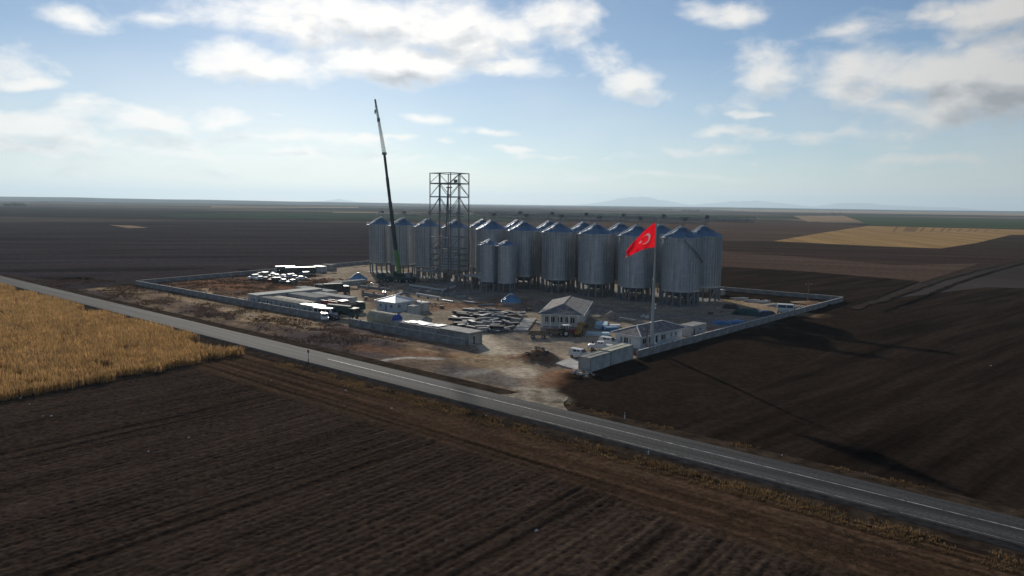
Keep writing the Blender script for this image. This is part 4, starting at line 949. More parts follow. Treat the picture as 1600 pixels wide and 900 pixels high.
q = PS(450, 474); box_cabin('site_cabin', 'grey site cabin with dark doors behind the barrel tent', 'cabin', q[0] - 1, q[0] + 13.5, q[1] + .5, q[1] + 5, 2.8, pm('grey_cabin_panel', (.36,.37,.38)), concrete_lt, wn(0, 1, 8) + [(0, 4.0, 5.2, .1, 2.2, True), (0, 10.5, 11.6, .1, 2.2, True)])
q = PS(452, 464); box_cabin('site_cabin', 'low white site cabin at the back of the cabin group, behind the grey one', 'cabin', q[0] - 2, q[0] + 15, q[1] + 3.5, q[1] + 7, 2.6, cabin_white, cabin_white, wn(0, 2, 6, 10))
q = PS(486, 473); box_cabin('site_cabin', 'white site cabin with a long pale roof and magenta end, behind the parked lorries', 'cabin', q[0] - 1, q[0] + 16.5, q[1] + .8, q[1] + 4.0, 2.7, cabin_white, cabin_white, wn(0, 1.2, 4.2, 7.2))
q = PS(507, 476); mp = MB(); mp.box((0, 0, 1.2), (3.2, .12, 2.3)); mp.box((-1.4, .3, .6), (.12, .7, 1.2)); mp.box((1.4, .3, .6), (.12, .7, 1.2))
o = mp.build('sign_board', pm('magenta_board', (.36,.03,.13), .6, 0, .1, 1), None); o.location = (*W(q[0], q[1]), gz(*W(*q))); o.rotation_euler = (0, 0, RA); tag(o, 'magenta board standing in front of the long pale-roofed cabin', 'board')
q = PS(492, 457); box_cabin('shipping_container', 'dark blue-grey container standing apart behind the cabin group', 'container', q[0], q[0] + 8.5, q[1], q[1] + 2.6, 2.6, car_dark, concrete_lt, ())
q = PS(516, 448); box_cabin('shipping_container', 'pale flat-topped container end-on beside the dirt track, near the parked cars', 'container', q[0] - 1.4, q[0] + 1.4, q[1], q[1] + 15, 1.3, concrete_lt, concrete_lt, ())
# low block along the wall by the entrance
box_cabin('store_block', 'low concrete block with grey flat roof at the wall end by the entrance', 'store', -108.2, -99.4, 107.0, 111.0, 2.75, concrete, concrete_lt, [(1, 1.2, 2.2, .1, 2.1, True)], ribs=False)
oS = box_cabin('store_block', 'low concrete store with bright white sheets on its roof, behind the wall', 'store', -121.2, -108.6, 107.0, 111.4, 2.5, concrete, concrete, (), ribs=False)
for k in range(6):
    m = MB(); m.box((-4.6 + k * 1.75, .3 * (k % 3) - .2, 2.72 + .07 * (k % 2)), (1.8, 2.6 + .5 * (k % 2), .05), R(random.uniform(-9, 9)), None); m.build('loose_sheet', white_roof, oS)
box_cabin('store_block', 'small pale box store between the barrel tank and the white-sheeted store', 'store', -124.2, -121.6, 107.2, 110.2, 2.4, concrete_lt, cabin_white, (), ribs=False)
def gable_shed():
    s0, s1, t0, t1 = -130.5, -122.5, 114.2, 118.6; cx, cy = W((s0 + s1) / 2, (t0 + t1) / 2); root = thing('gable_shed', 'low shed with beige gable roof between the barrel tank and the white-roofed cabin', 'shed', (cx, cy), RA, z=gz(cx, cy) - .05)
    a, b = (s1 - s0) / 2, (t1 - t0) / 2
    m = MB(); m.prism([(-b, 0), (b, 0), (b, 1.7), (0, 2.7), (-b, 1.7)], 'x', -a, a); m.build('wall', cabin_white, root)
    for sg in (-1, 1):
        r = MB(); r.add([(-a - .3, 0, 2.86), (a + .3, 0, 2.86), (a + .3, sg * (b + .3), 1.70), (-a - .3, sg * (b + .3), 1.70), (-a - .3, 0, 2.76), (a + .3, 0, 2.76), (a + .3, sg * (b + .3), 1.60), (-a - .3, sg * (b + .3), 1.60)], [(0,1,2,3),(4,7,6,5),(0,4,5,1),(2,6,7,3),(0,3,7,4),(1,5,6,2)]); r.build('roof_slope', beige_sheet, root)
    d = MB(); d.box((a + .02, 0, .95), (.06, 1.1, 1.8)); d.build('door', steel, root)
gable_shed()
for k, (px, py, lab) in enumerate(((643, 492, 'white slatted crate-like box cabin close to the white-roofed cabin'), (656, 487, 'white box cabin a little behind its twin, toward the silos'))):
    q = PS(px, py); box_cabin('tool_container', lab, 'container', q[0] - 1.3, q[0] + 1.3, q[1] - .3, q[1] + 2.2, 2.3, cream_paint, cabin_white, (), rz=RA + R(6))
q = PS(1121, 462); box_cabin('shipping_container', 'pale container at the foot of the last silo, by the rear wall', 'container', q[0] - 1.3, q[0] + 1.6, q[1], q[1] + 2.4, 1.9, concrete_lt, concrete_lt, ())

# ================================================================== FLAG
FX, FY = P(1018, 548); POLE_H = 26.8
def flagpole():
    root = thing('flagpole', 'tall tapered grey-white flagpole in front of the long white house', 'flagpole', (FX, FY), 0, z=gz(FX, FY) - .05)
    m = MB(); m.lathe([(.42, .3), (.38, 6), (.32, 6.05), (.28, 15), (.22, 15.05), (.13, POLE_H)], 16, caps=(True, True)); m.build('pole', pm('pole_paint', (.45,.44,.42), .45, .2, .1, .5), root, True)
    b = MB(); b.lathe([(.9, -.2), (.9, .3), (.36, .34)], 16); b.build('base', concrete, root)
    f = MB(); f.lathe([(.02, POLE_H), (.17, POLE_H + .12), (.2, POLE_H + .28), (.10, POLE_H + .42), (.02, POLE_H + .75)], 12); f.build('finial', steel, root, True)
    c = MB(); c.box((.42, -.05, 9.6), (.35, .3, .45)); c.box((.42, -.05, 8.9), (.3, .3, .3)); c.build('floodlight', white_paint, root)
flagpole()
def flag():
    nu, nv = 120, 78; Lf, Hf = 7.6, 5.0
    ztop = POLE_H + gz(FX, FY) - .25
    U, V = np.meshgrid(np.linspace(0, 1, nu + 1), np.linspace(0, 1, nv + 1))
    # cloth hangs in a light breeze: the fly sinks and gathers in folds
    reach = 5.9 * U - .25 * np.sin(math.pi * V) * U
    zt = .62 * reach + .075 * reach ** 2; zb = 5.05 + .12 * reach + .05 * reach ** 2
    z = ztop - (zt + (zb - zt) * V) + .12 * np.sin(9 * U + 5 * V) * U
    ph = 7.5 * U - 2.6 * V
    fold = (.55 * np.sin(ph) + .22 * np.sin(2.3 * ph + 1.1)) * U ** .7 + .5 * np.sin(3.2 * V * math.pi) * U ** 1.5 * .5
    dx, dy = -.985, .17
    x = FX + .03 - .12 + dx * reach + dy * fold; y = FY + dy * reach - dx * fold
    v = np.stack([x.ravel(), y.ravel(), z.ravel()], 1); idx = np.arange(v.shape[0]).reshape(nv + 1, nu + 1); f = grid_faces(idx)
    cm = pm('red_flag_cloth', (.72,.008,.02), .8, 0, .04, 1, trans=.5, spec=.2); wm = pm('white_flag_cloth', (.56,.27,.28), .8, 0, .03, 1, trans=.45, spec=.2)
    o = mesh_np('flag', v, f, cm, smooth=True); o.data.materials.append(wm)
    uc = (U[:-1, :-1] + U[1:, 1:]) / 2 * 1.5; vc = (V[:-1, :-1] + V[1:, 1:]) / 2      # in flag heights
    cres = (np.hypot(uc - .5, vc - .5) < .25) & (np.hypot(uc - .5625, vc - .5) > .2)
    sc_ = .7625 + .02; a = np.arctan2(vc - .5, -(uc - sc_)); r = np.hypot(uc - sc_, vc - .5); k5 = 2 * math.pi / 5
    am = np.abs((a + k5 / 2) % k5 - k5 / 2); R0, r0 = .125, .048
    # five-pointed star edge between tip (R0, 0) and notch (r0, 36 deg)
    ax, ay, bx, by = R0, 0.0, r0 * math.cos(k5 / 2), r0 * math.sin(k5 / 2)
    qx, qy = r * np.cos(am), r * np.sin(am); star = ((bx - ax) * (qy - ay) - (by - ay) * (qx - ax)) > 0
    o.data.polygons.foreach_set('material_index', (cres | star).astype(np.int32).ravel())
    tag(o, 'red flag with white crescent and star drooping from the tall flagpole', 'flag')
flag()

# ================================================================== MOBILE CRANE
def wheel_parts(root, x, y, r, w, name='wheel'):
    t = MB(); t.tube((x, y - w / 2, r), (x, y + w / 2, r), r, n=16); o = t.build(name, dark, root)
    h = MB(); h.tube((x, y - w / 2 - .02, r), (x, y + w / 2 + .02, r), r * .55, n=12); h.build('rim', steel_lt, o); return o
def crane():
    x, y = P(622, 441); root = thing('mobile_crane', 'mobile crane with green boom base and dark boom raised high beside the steel tower', 'crane', (x, y), R(160), z=gz(x, y) - .05)
    ch = MB(); ch.box((0, 0, 1.35), (14.5, 2.7, .7)); ch.box((0, 0, 1.85), (13.5, 2.5, .3)); ch.build('chassis', teal_paint_and_shade, root)  # carrier shade is put into the paint as a darker blue-green
    cb = MB(); cb.prism([(6.2, 1.0), (8.3, 1.0), (8.5, 1.9), (8.1, 2.9), (6.2, 2.95)], 'y', -1.3, 1.3); c = cb.build('cab', teal_paint_and_shade, root)
    g = MB(); g.box((8.36, 0, 2.35), (.06, 2.2, .7), M=Matrix.Rotation(R(-20), 3, 'Y')); g.build('windscreen', glass, c)
    for xx in (-6, -4.4, -1.6, 0, 3.6, 5.2):
        for yy in (-1.15, 1.15): wheel_parts(root, xx, yy, .72, .45)
    for xx in (-3.1, 2.2, 6.0, -7.0):
        for sg in (-1, 1): o = MB(); o.beam((xx, sg * 1.2, 1.1), (xx, sg * 3.7, 1.1), .32); o.beam((xx, sg * 3.7, 1.2), (xx, sg * 3.7, .15), .2); o.box((xx, sg * 3.7, .1), (.8, .8, .16)); o.build('outrigger', teal_paint_and_shade, root)
    sp = MB(); sp.box((-1.5, 0, 2.75), (5.4, 2.6, 1.3)); sp.build('superstructure', teal_paint_and_shade, root)
    cw = MB(); cw.box((-4.9, 0, 2.9), (1.6, 2.9, 1.7)); cw.build('counterweight', steel, root)
    oc = MB(); oc.prism([(.6, 2.2), (2.3, 2.2), (2.6, 3.2), (2.2, 3.9), (.6, 3.9)], 'y', -1.9, -.9); oc.build('operator_cab', teal_paint_and_shade, root)
    # boom: aimed from the slewing ring to the surveyed tip of the jib
    M = Matrix.Rotation(-R(160), 3, 'Z')
    def loc(px, py, dep):                         # a point at a given distance north, in crane coordinates
        d = pix_ray(px, py); k = dep / d.y; return M @ (Vector((d.x * k, d.y * k, CAMH + d.z * k)) - Vector((x, y, root.location.z)))
    d0 = y
    a, b, c_, d = loc(625, 433, d0 + .5), loc(618.5, 391, d0 + 2), loc(600.5, 240, d0 + 6), loc(586, 155, d0 + 8)
    s1 = MB(); s1.beam(a, b, 1.25, 1.35); s1.build('boom_base_section', green_paint, root)
    n = 4
    for k in range(n):
        p, q = b.lerp(c_, k / n), b.lerp(c_, (k + 1) / n); w = 1.08 - .13 * k; s2 = MB(); s2.beam(p, q, w, w); s2.beam(q - (q - p).normalized() * .25, q, w + .1); s2.build('boom_section', pm('dark_boom_paint', (.035,.042,.045), .5, .2, .15, .5), root)
    hd = MB(); hd.box(c_, (1.5, 1.0, .9)); hd.build('boom_head', steel, root)
    jb = MB(); ax = (d - c_).normalized(); sx = ax.cross(Vector((0, 1, 0))).normalized(); sy = ax.cross(sx); L_ = (d - c_).length
    cor = [(1, 1), (1, -1), (-1, -1), (-1, 1)]; rad = lambda u: .48 - .30 * u
    N_ = 18; pts = [[c_ + ax * L_ * k / N_ + (sx * i + sy * j) * rad(k / N_) for i, j in cor] for k in range(N_ + 1)]
    for k in range(N_):
        for i in range(4):
            jb.beam(pts[k][i], pts[k + 1][i], .11); jb.beam(pts[k][i], pts[k + 1][(i + 1) % 4], .06); jb.beam(pts[k][i], pts[k][(i + 1) % 4], .05)
    jb.build('lattice_jib', pm('dark_boom_paint', (.035,.042,.045)), root)
    sh = MB(); md = c_.lerp(d, .62); sh.box(md, (.9, .7, 1.4)); sh.build('sheave_block', steel, root)
    rp = MB(); e = Vector((d.x, d.y, d.z)); rp.beam(e, Vector((e.x + .01, e.y, e.z - 4.0)), .05); hk = rp.build('hoist_rope', steel, root)
    h = MB(); h.box((e.x, e.y, e.z - 4.4), (.5, .35, .9)); h.lathe([(.1, -.9), (.28, -.6), (.22, -.2)], 10, c=(e.x, e.y, e.z - 4.6)); h.build('hook_block', steel, root)
crane()

# ================================================================== VEHICLES
def car(name, label, cat, xy, rz, paint, kind='van', group=None, simple=False):
    root = thing(name, label, cat, xy, rz, group, z=gz(*xy) + .02)
    if kind == 'van':    prof = [(-2.15, .35), (2.15, .35), (2.2, .85), (1.95, 1.08), (1.15, 1.18), (.55, 1.85), (-1.95, 1.9), (-2.15, 1.75)]; L_, cabz = 4.3, (1.2, 1.78)
    elif kind == 'pickup': prof = [(-2.6, .5), (2.5, .5), (2.55, 1.0), (2.3, 1.18), (1.2, 1.25), (.6, 1.85), (-.7, 1.88), (-.95, 1.22), (-2.6, 1.2)]; L_, cabz = 5.1, (1.3, 1.8)
    else:                prof = [(-2.1, .3), (2.1, .3), (2.15, .7), (1.9, .86), (1.0, .94), (.35, 1.42), (-1.1, 1.45), (-1.7, 1.0), (-2.12, .92)]; L_, cabz = 4.2, (.96, 1.38)
    b = MB(); hw = .86; n = len(prof)
    tw = [hw if p[1] < cabz[0] else hw - .14 for p in prof]
    b.add([(p[0], -w, p[1]) for p, w in zip(prof, tw)] + [(p[0], w, p[1]) for p, w in zip(prof, tw)], [(k, (k + 1) % n, n + (k + 1) % n, n + k) for k in range(n)] + [tuple(reversed(range(n))), tuple(range(n, 2 * n))])
    body = b.build('body', paint, root)
    top = [p for p in prof if p[1] > cabz[0] + .2]; x0, x1 = min(p[0] for p in top), max(p[0] for p in top)
    zc = (cabz[0] + cabz[1]) / 2; g = MB()
    for sg in (-1, 1):
        n_w = 2 if kind != 'van' else 3
        for k in range(n_w):
            a0, a1 = x0 + .15 + (x1 - x0 - .1) * k / n_w, x0 + .05 + (x1 - x0 - .1) * (k + 1) / n_w
            if kind == 'van' and k == 0: continue
            g.box(((a0 + a1) / 2, sg * (hw - .08), zc), (a1 - a0 - .08, .05, cabz[1] - cabz[0] - .1), M=Matrix.Rotation(sg * R(-10), 3, 'X').to_3x3())
    g.build('side_window', glass, body)
    fr = [p for p in prof if p[0] > 0 and p[1] > .85]; pa = min(fr, key=lambda p: abs(p[1] - cabz[0]) + abs(p[0] - 1.1) * .2); pb_ = max(fr, key=lambda p: p[1])
    w = MB(); p0, p1 = Vector((pa[0], 0, pa[1])), Vector((pb_[0], 0, pb_[1])); w.beam(p0.lerp(p1, .12) + Vector((.02, 0, .02)), p0.lerp(p1, .92) + Vector((.02, 0, .02)), 1.35, .05); w.build('windscreen', glass, body)
    if not simple:
        for xx in (L_ * .31, -L_ * .31):
            for yy in (-.78, .78): wheel_parts(root, xx, yy, .33, .22)
        for sg in (-1, 1):
            h = MB(); h.box((prof[2][0] - .06, sg * .62, .72 if kind == 'car' else .85), (.14, .3, .18)); h.build('headlight', lamp_mat, body)
            t = MB(); t.box((prof[0][0] + .02, sg * .72, 1.0 if kind != 'car' else .8), (.08, .16, .3)); t.build('tail_lamp', tail_mat, body)
            mr = MB(); mr.box((.95, sg * .98, cabz[0] + .08), (.12, .2, .16)); mr.build('mirror', dark, body)
        bp = MB(); bp.box((prof[1][0] + .02, 0, .5), (.12, 1.6, .2)); bp.build('bumper', dark, root)
    else:
        for xx in (L_ * .31, -L_ * .31):
            for yy in (-.78, .78): t = MB(); t.tube((xx, yy - .1, .32), (xx, yy + .1, .32), .32, n=8); t.build('wheel', dark, root)
    return root
car('van', 'white delivery van parked alone near the pale concrete pad', 'van', P(906, 561), R(-38), car_white, 'van')
car('pickup_truck', 'white pickup parked beside the cream-roofed container', 'pickup', P(938, 548), R(168), car_white, 'pickup')
car('van', 'white van parked next to the pickup, close to the long white house', 'van', P(952, 541.5), R(-32), car_white, 'van')

def lorry(name, label, cat, xy, rz, cabm, bedm, L_=8.0, kind='flat', group=None):
    root = thing(name, label, cat, xy, rz, group, z=gz(*xy)); w = 1.22
    f = MB(); f.box((0, 0, .95), (L_, .9, .28)); f.build('chassis', dark, root)
    c = MB(); x = L_ / 2; c.prism([(x - 1.9, .7), (x + .05, .7), (x + .1, 1.7), (x - .15, 2.75), (x - 1.9, 2.85)], 'y', -w, w); cb = c.build('cab', cabm, root)
    g = MB(); g.beam((x + .08, 0, 1.85), (x - .1, 0, 2.6), 2.1, .06); g.build('windscreen', glass, cb)
    for sg in (-1, 1):
        s_ = MB(); s_.box((x - .9, sg * (w + .005), 2.15), (1.0, .05, .7)); s_.build('side_window', glass, cb)
        h = MB(); h.box((x + .08, sg * .9, 1.0), (.1, .35, .2)); h.build('headlight', lamp_mat, cb)
    b = MB(); e = x - 2.05; a = -L_ / 2 - .2
    if kind == 'flat': b.box(((a + e) / 2, 0, 1.25), (e - a, 2.4, .18)); [b.box(((a + e) / 2, sg * 1.18, 1.6), (e - a, .06, .6)) for sg in (-1, 1)]
    elif kind == 'tank': b.tube((a, 0, 2.15), (e, 0, 2.15), 1.12, n=18)
    elif kind == 'tipper': b.prism([(-1.2, 1.2), (1.2, 1.2), (1.25, 2.4), (1.12, 2.4), (1.05, 1.35), (-1.05, 1.35), (-1.12, 2.4), (-1.25, 2.4)], 'x', a, e)
    else: b.box(((a + e) / 2, 0, 2.4), (e - a, 2.4, 2.6))
    b.build({'flat': 'flat_bed', 'tank': 'tank', 'tipper': 'tipper_body'}.get(kind, 'cargo_box'), bedm, root)
    for xx in (x - 1.0, -L_ / 2 + 1.0, -L_ / 2 + 2.3):
        for yy in (-1.0, 1.0): wheel_parts(root, xx, yy, .5, .32)
    return root
q = P(512, 496)
def minibus(label, xy, rz):
    root = thing('minibus', label, 'minibus', xy, rz, z=gz(*xy) + .02)
    m = MB(); m.prism([(-3.1, .4), (3.0, .4), (3.1, 1.1), (2.75, 1.4), (2.1, 2.6), (-3.05, 2.65)], 'y', -1.0, 1.0); b = m.build('body', car_white, root)
    for sg in (-1, 1):
        for k in range(4): g = MB(); g.box((-2.3 + 1.2 * k, sg * 1.005, 1.95), (1.0, .04, .7)); g.build('side_window', glass, b)
    w = MB(); w.beam((2.78, 0, 1.5), (2.2, 0, 2.5), 1.8, .05); w.build('windscreen', glass, b)
    for xx in (2.0, -1.9):
        for yy in (-.9, .9): wheel_parts(root, xx, yy, .38, .24)
minibus('white minibus parked at the gap in the road wall, by the white-roofed cabin', P(509, 497), RA + R(20))
car('car', 'dark car with a glinting roof just in front of the white minibus', 'car', P(518, 500.5), RA + R(15), car_dark, 'car')
car('car', 'white van-like car nose-on beside the minibus at the wall gap', 'car', P(507, 501.5), RA + R(-30), car_white, 'van')
car('van', 'white van between the line of cabins and the magenta board', 'van', P(483, 478), RA + R(5), car_white, 'van')
lorry('lorry', 'dark green tank lorry parked on the yard behind the white minibus', 'lorry', P(536, 497), RA + R(12), teal_paint_and_shade, teal_paint_and_shade, 9.5, 'tank')
lorry('lorry', 'maroon tipper lorry behind the dark green tank lorry', 'lorry', P(524, 484), RA + R(5), maroon, maroon, 8.5, 'tipper')
lorry('lorry', 'dark lorry with an open bed at the end of the row by the dirt track', 'lorry', P(548, 489), RA + R(75), teal_paint_and_shade, blackish, 7.5, 'tipper')
lorry('lorry', 'dark blue lorry parked alone behind the long pale-roofed cabin', 'lorry', P(526, 461), RA + R(70), car_dark, blackish, 8, 'box')
lorry('lorry', 'white flatbed lorry side by side with its twin in the right-hand yard', 'lorry', P(1221, 489), R(-110), car_white, steel_lt, 7, 'flat')
lorry('lorry', 'white flatbed lorry beside its twin, nearer the long wall in the right-hand yard', 'lorry', P(1231, 489.5), R(-108), car_white, steel_lt, 7, 'flat')
# tractor, cart and yellow loader before the office
def tractor(label, xy, rz):
    root = thing('tractor', label, 'tractor', xy, rz, z=gz(*xy))
    m = MB(); m.box((1.0, 0, 1.15), (2.0, .8, .75)); m.box((-.5, 0, .9), (1.6, .7, .6)); m.build('bonnet', maroon, root)
    c = MB()
    for x in (-1.1, .15):
        for y in (-.6, .6): c.beam((x, y, 1.2), (x, y, 2.55), .08)
    c.build('cab_frame', dark, root); r = MB(); r.box((-.5, 0, 2.6), (1.7, 1.5, .12)); r.build('cab_roof', white_roof, root); s_ = MB(); s_.box((-.6, 0, 1.4), (.5, .5, .12)); s_.box((-.85, 0, 1.7), (.1, .5, .6)); s_.build('seat', dark, root)
    for y in (-.85, .85): wheel_parts(root, -.9, y, .78, .42); wheel_parts(root, 1.5, y * .85, .45, .26)
    e = MB(); e.tube((1.4, .2, 1.5), (1.4, .2, 2.3), .06); e.build('exhaust', dark, root)
tractor('red tractor with white canopy roof parked before the office porch', P(887, 526), R(20))
def loader(label, xy, rz):
    root = thing('wheel_loader', label, 'loader', xy, rz, z=gz(*xy))
    m = MB(); m.box((-.8, 0, 1.2), (2.2, 1.5, .9)); m.build('body', yellow_paint, root); c = MB(); c.prism([(-.4, 1.6), (.8, 1.6), (.6, 2.8), (-.4, 2.8)], 'y', -.6, .6); c.build('cab', yellow_paint, root)
    a = MB(); [a.beam((.6, y, 1.2), (2.2, y, 2.9), .16) for y in (-.5, .5)]; a.build('lift_arm', yellow_paint, root); b = MB(); b.prism([(2.1, 2.6), (3.0, 2.7), (2.9, 3.5), (2.1, 3.2)], 'y', -1.0, 1.0); b.build('bucket', yellow_paint, root)
    for x in (-1.3, 1.1):
        for y in (-.85, .85): wheel_parts(root, x, y, .62, .4)
loader('yellow wheel loader with raised bucket right of the red tractor', P(904, 526), R(70)); bpy.data.objects['wheel_loader'].scale = (.8, .8, .8)
def cart(label, xy, rz):
    root = thing('trailer', label, 'trailer', xy, rz, z=gz(*xy))
    m = MB(); m.box((0, 0, .85), (4.2, 2.0, .12)); m.build('bed', steel, root)
    for sg in (-1, 1): s_ = MB(); s_.box((0, sg * .98, 1.15), (4.2, .06, .5)); s_.build('side_board', wood, root)
    for y in (-.8, .8): wheel_parts(root, -1.2, y, .42, .25); wheel_parts(root, 1.2, y, .42, .25)
    d = MB(); d.beam((2.1, 0, .7), (3.6, 0, .5), .12); d.build('drawbar', steel, root)
cart('low trailer with wooden side boards in front of the office porch', P(841, 529), R(-8))
cart('long low trailer parked beside the red tractor', P(868, 525), R(4))

# far car park: rows of small cars
lot = []
for i, (a, b, n) in enumerate((((398, 437), (455, 443.5), 7), ((408, 432), (470, 437.5), 8), ((432, 429), (482, 432), 6))):
    for k in range(n):
        u = k / (n - 1); lot.append((a[0] + (b[0] - a[0]) * u + random.uniform(-1.5, 1.5), a[1] + (b[1] - a[1]) * u + random.uniform(-.3, .3)))
paints = [car_white, car_grey, car_dark, car_grey, car_dark, car_white, car_grey, car_red]; protos = {}
cname = {car_white: 'white', car_grey: 'grey', car_dark: 'dark', car_red: 'red'}
for k, (px, py) in enumerate(lot):
    p = paints[(k * 5 + k // 7) % len(paints)]; kd = 'van' if k % 4 == 0 else 'car'; key = (p.name, kd); xy = P(px, py); rz = R(52 + random.uniform(-8, 8)) + (math.pi if k % 3 == 0 else 0)
    lab = f'small {cname[p]} {"van" if kd == "van" else "car"} among the cars parked by the far end wall'
    if key not in protos: protos[key] = car('parked_van' if kd == 'van' else 'parked_car', lab, 'van' if kd == 'van' else 'car', xy, rz, p, kd, 'vehicles in the far car park', True)
    else: o = copy_tree(protos[key]); o.location = (*xy, gz(*xy) + .02); o.rotation_euler = (0, 0, rz)
def bus(label, xy, rz, L_, m):
    root = thing('bus', label, 'bus', xy, rz, z=gz(*xy)); b = MB(); b.box((0, 0, 1.75), (L_, 2.5, 2.7)); bo = b.build('body', m, root); r = MB(); r.box((0, 0, 3.15), (L_ - .3, 2.3, .1)); r.build('roof', white_roof, bo)
    for sg in (-1, 1): g = MB(); g.box((0, sg * 1.255, 2.2), (L_ - 1.2, .04, .9)); g.build('side_window', glass, bo)
    for xx in (-L_ * .3, L_ * .32):
        for y in (-1.1, 1.1): wheel_parts(root, xx, y, .5, .3)
bus('long white-roofed bus at the back of the far car park', P(470, 430), RA + R(62), 12, teal_paint_and_shade)
bus('shorter white bus at the edge of the far car park', P(446, 428), RA + R(60), 8, cabin_white)
q = PS(496, 425.5); box_cabin('site_cabin', 'small white cabin beyond the car park, by the back wall', 'cabin', q[0] - 3, q[0] + 3, q[1], q[1] + 2.5, 2.4, cabin_white, white_roof, ())
q = PS(511, 422.5); box_cabin('site_cabin', 'small grey cabin farthest along the back wall beyond the car park', 'cabin', q[0] - 3.4, q[0] + 3.4, q[1], q[1] + 2.5, 2.4, concrete, concrete_lt, ())

# ================================================================== YARD MATERIALS
def cone_roof(label, xy, Rr, h, mat):
    root = thing('silo_roof_cone', label, 'roof cone', xy, 0, z=gz(*xy) - .05); n = 36
    m = MB(); m.lathe([(Rr, 0), (Rr, .9)], n); m.build('skirt', galv, root); r = MB(); r.lathe([(Rr + .2, .9), (Rr * .5, .9 + h * .5), (.6, h + .6)], n); rf = r.build('cone', mat, root)
    rb = MB()
    for k in range(18): a = 2 * math.pi * k / 18; c, s_ = math.cos(a), math.sin(a); rb.beam(((Rr + .2) * c, (Rr + .2) * s_, .95), (.6 * c, .6 * s_, h + .65), .1)
    rb.build('roof_rib', mat, rf, stuff=True); cp = MB(); cp.lathe([(.7, h + .5), (.7, h + .9), (.3, h + 1.1)], 12, caps=(False, True)); cp.build('cap', galv_rib, rf)
    ld = MB(); a = R(195); ld.beam(((Rr + .1) * math.cos(a), (Rr + .1) * math.sin(a), 1.2), (.6 * math.cos(a), .6 * math.sin(a), h + .9), .8, .12); ld.build('roof_stair', white_roof, rf)
sky_tint_galv = pm('sky_tinted_sheet', (.16,.33,.50), .38, .5, .12, .8)  # sky reflection on the cones painted as blue base colour
cone_roof('sky-tinted blue-grey silo roof cone standing on the ground beside the dirt track', P(560, 440), 3.3, 2.3, sky_tint_galv)
cone_roof('sky-tinted blue-grey silo roof cone on the ground before the two small silos', P(799, 476), 3.0, 2.2, sky_tint_galv)
# bundles of sheet metal and timber lying in the storage area
def bundle_proto(L_, w, h, mat, n, strap):
    root = thing('material_bundle', 'x', 'bundle', (0, 0))
    for k in range(n): m = MB(); m.box((random.uniform(-.12, .12), random.uniform(-.05, .05), .14 + h * (k + .5) / n), (L_, w, h / n * .82)); m.build('sheet_stack', mat, root)
    b = MB()
    for x in (-L_ * .3, L_ * .3): b.box((x, 0, .06), (.14, w + .1, .14))
    b.build('bearer', wood, root); return root
steel_dk = pm('dull_grey_sheet', (.16,.165,.17), .6, .2, .25, .8)
bp = [bundle_proto(3.6, 1.1, .8, steel, 3, 1), bundle_proto(4.2, 1.0, .6, steel_dk, 2, 1), bundle_proto(2.6, 1.2, .9, concrete_lt, 3, 1), bundle_proto(3.0, 1.1, .7, wood, 3, 1), bundle_proto(3.4, 1.3, .75, blackish, 2, 1)]
bl = ['stack of dark painted steel sheets in the storage area before the small silos', 'stack of dull grey metal sheets in the storage area before the small silos', 'pale stack of panels lying in the storage area before the small silos', 'stack of brown timber in the storage area before the small silos', 'black grimy stack of sheets in the storage area before the small silos']
first = [True] * 5
spots = []
for row in range(7):
    y0 = 488 + row * 5.3; xa, xb = [(727, 770), (712, 812), (708, 815), (708, 812), (716, 806), (738, 798), (752, 790)][row]; n = int((xb - xa) / 9)
    for k in range(n): spots.append((xa + (xb - xa) * (k + .5) / n + random.uniform(-3, 3), y0 + random.uniform(-1.8, 1.8)))
for k, (px, py) in enumerate(spots):
    i = [0, 1, 4, 0, 3, 1, 4, 2][random.randrange(8)]
    if py > 505 and 740 < px < 775 and random.random() < .6: i = 2
    o = bp[i] if first[i] else copy_tree(bp[i]); first[i] = False
    x, y = P(px, py); o.location = (x, y, gz(x, y) + (.02 if random.random() < .75 else .5)); o.rotation_euler = (R(random.uniform(-5, 5)), R(random.uniform(-5, 5)), R(random.choice((-45, -30, 40, 10)) + random.uniform(-22, 22))); o['label'] = bl[i]; o['group'] = 'bundles in the storage area'
for i, f in enumerate(first):
    if f: x, y = P(760, 500 + i); bp[i].location = (x, y, gz(x, y)); bp[i]['label'] = bl[i]; bp[i]['group'] = 'bundles in the storage area'
pp = thing('pipe_bundle', 'x', 'pipes', (0, 0))
for k in range(5): m = MB(); m.tube((-2.4 + random.uniform(-.3, .3), -.5 + .26 * k, .18 + .2 * (k % 2)), (2.4, -.5 + .26 * k, .18 + .2 * (k % 2)), .12, n=7); m.build('pipe', [steel_lt, concrete_lt, steel_dk][k % 3], pp)
pl = thing('pallet_stack', 'x', 'pallets', (0, 0))
for k in range(4): m = MB(); m.box((random.uniform(-.06, .06), 0, .1 + .19 * k), (1.2, 1.0, .05)); [m.box((xx, 0, .03 + .19 * k), (.12, 1.0, .10)) for xx in (-.5, 0, .5)]; m.build('pallet', wood, pl)
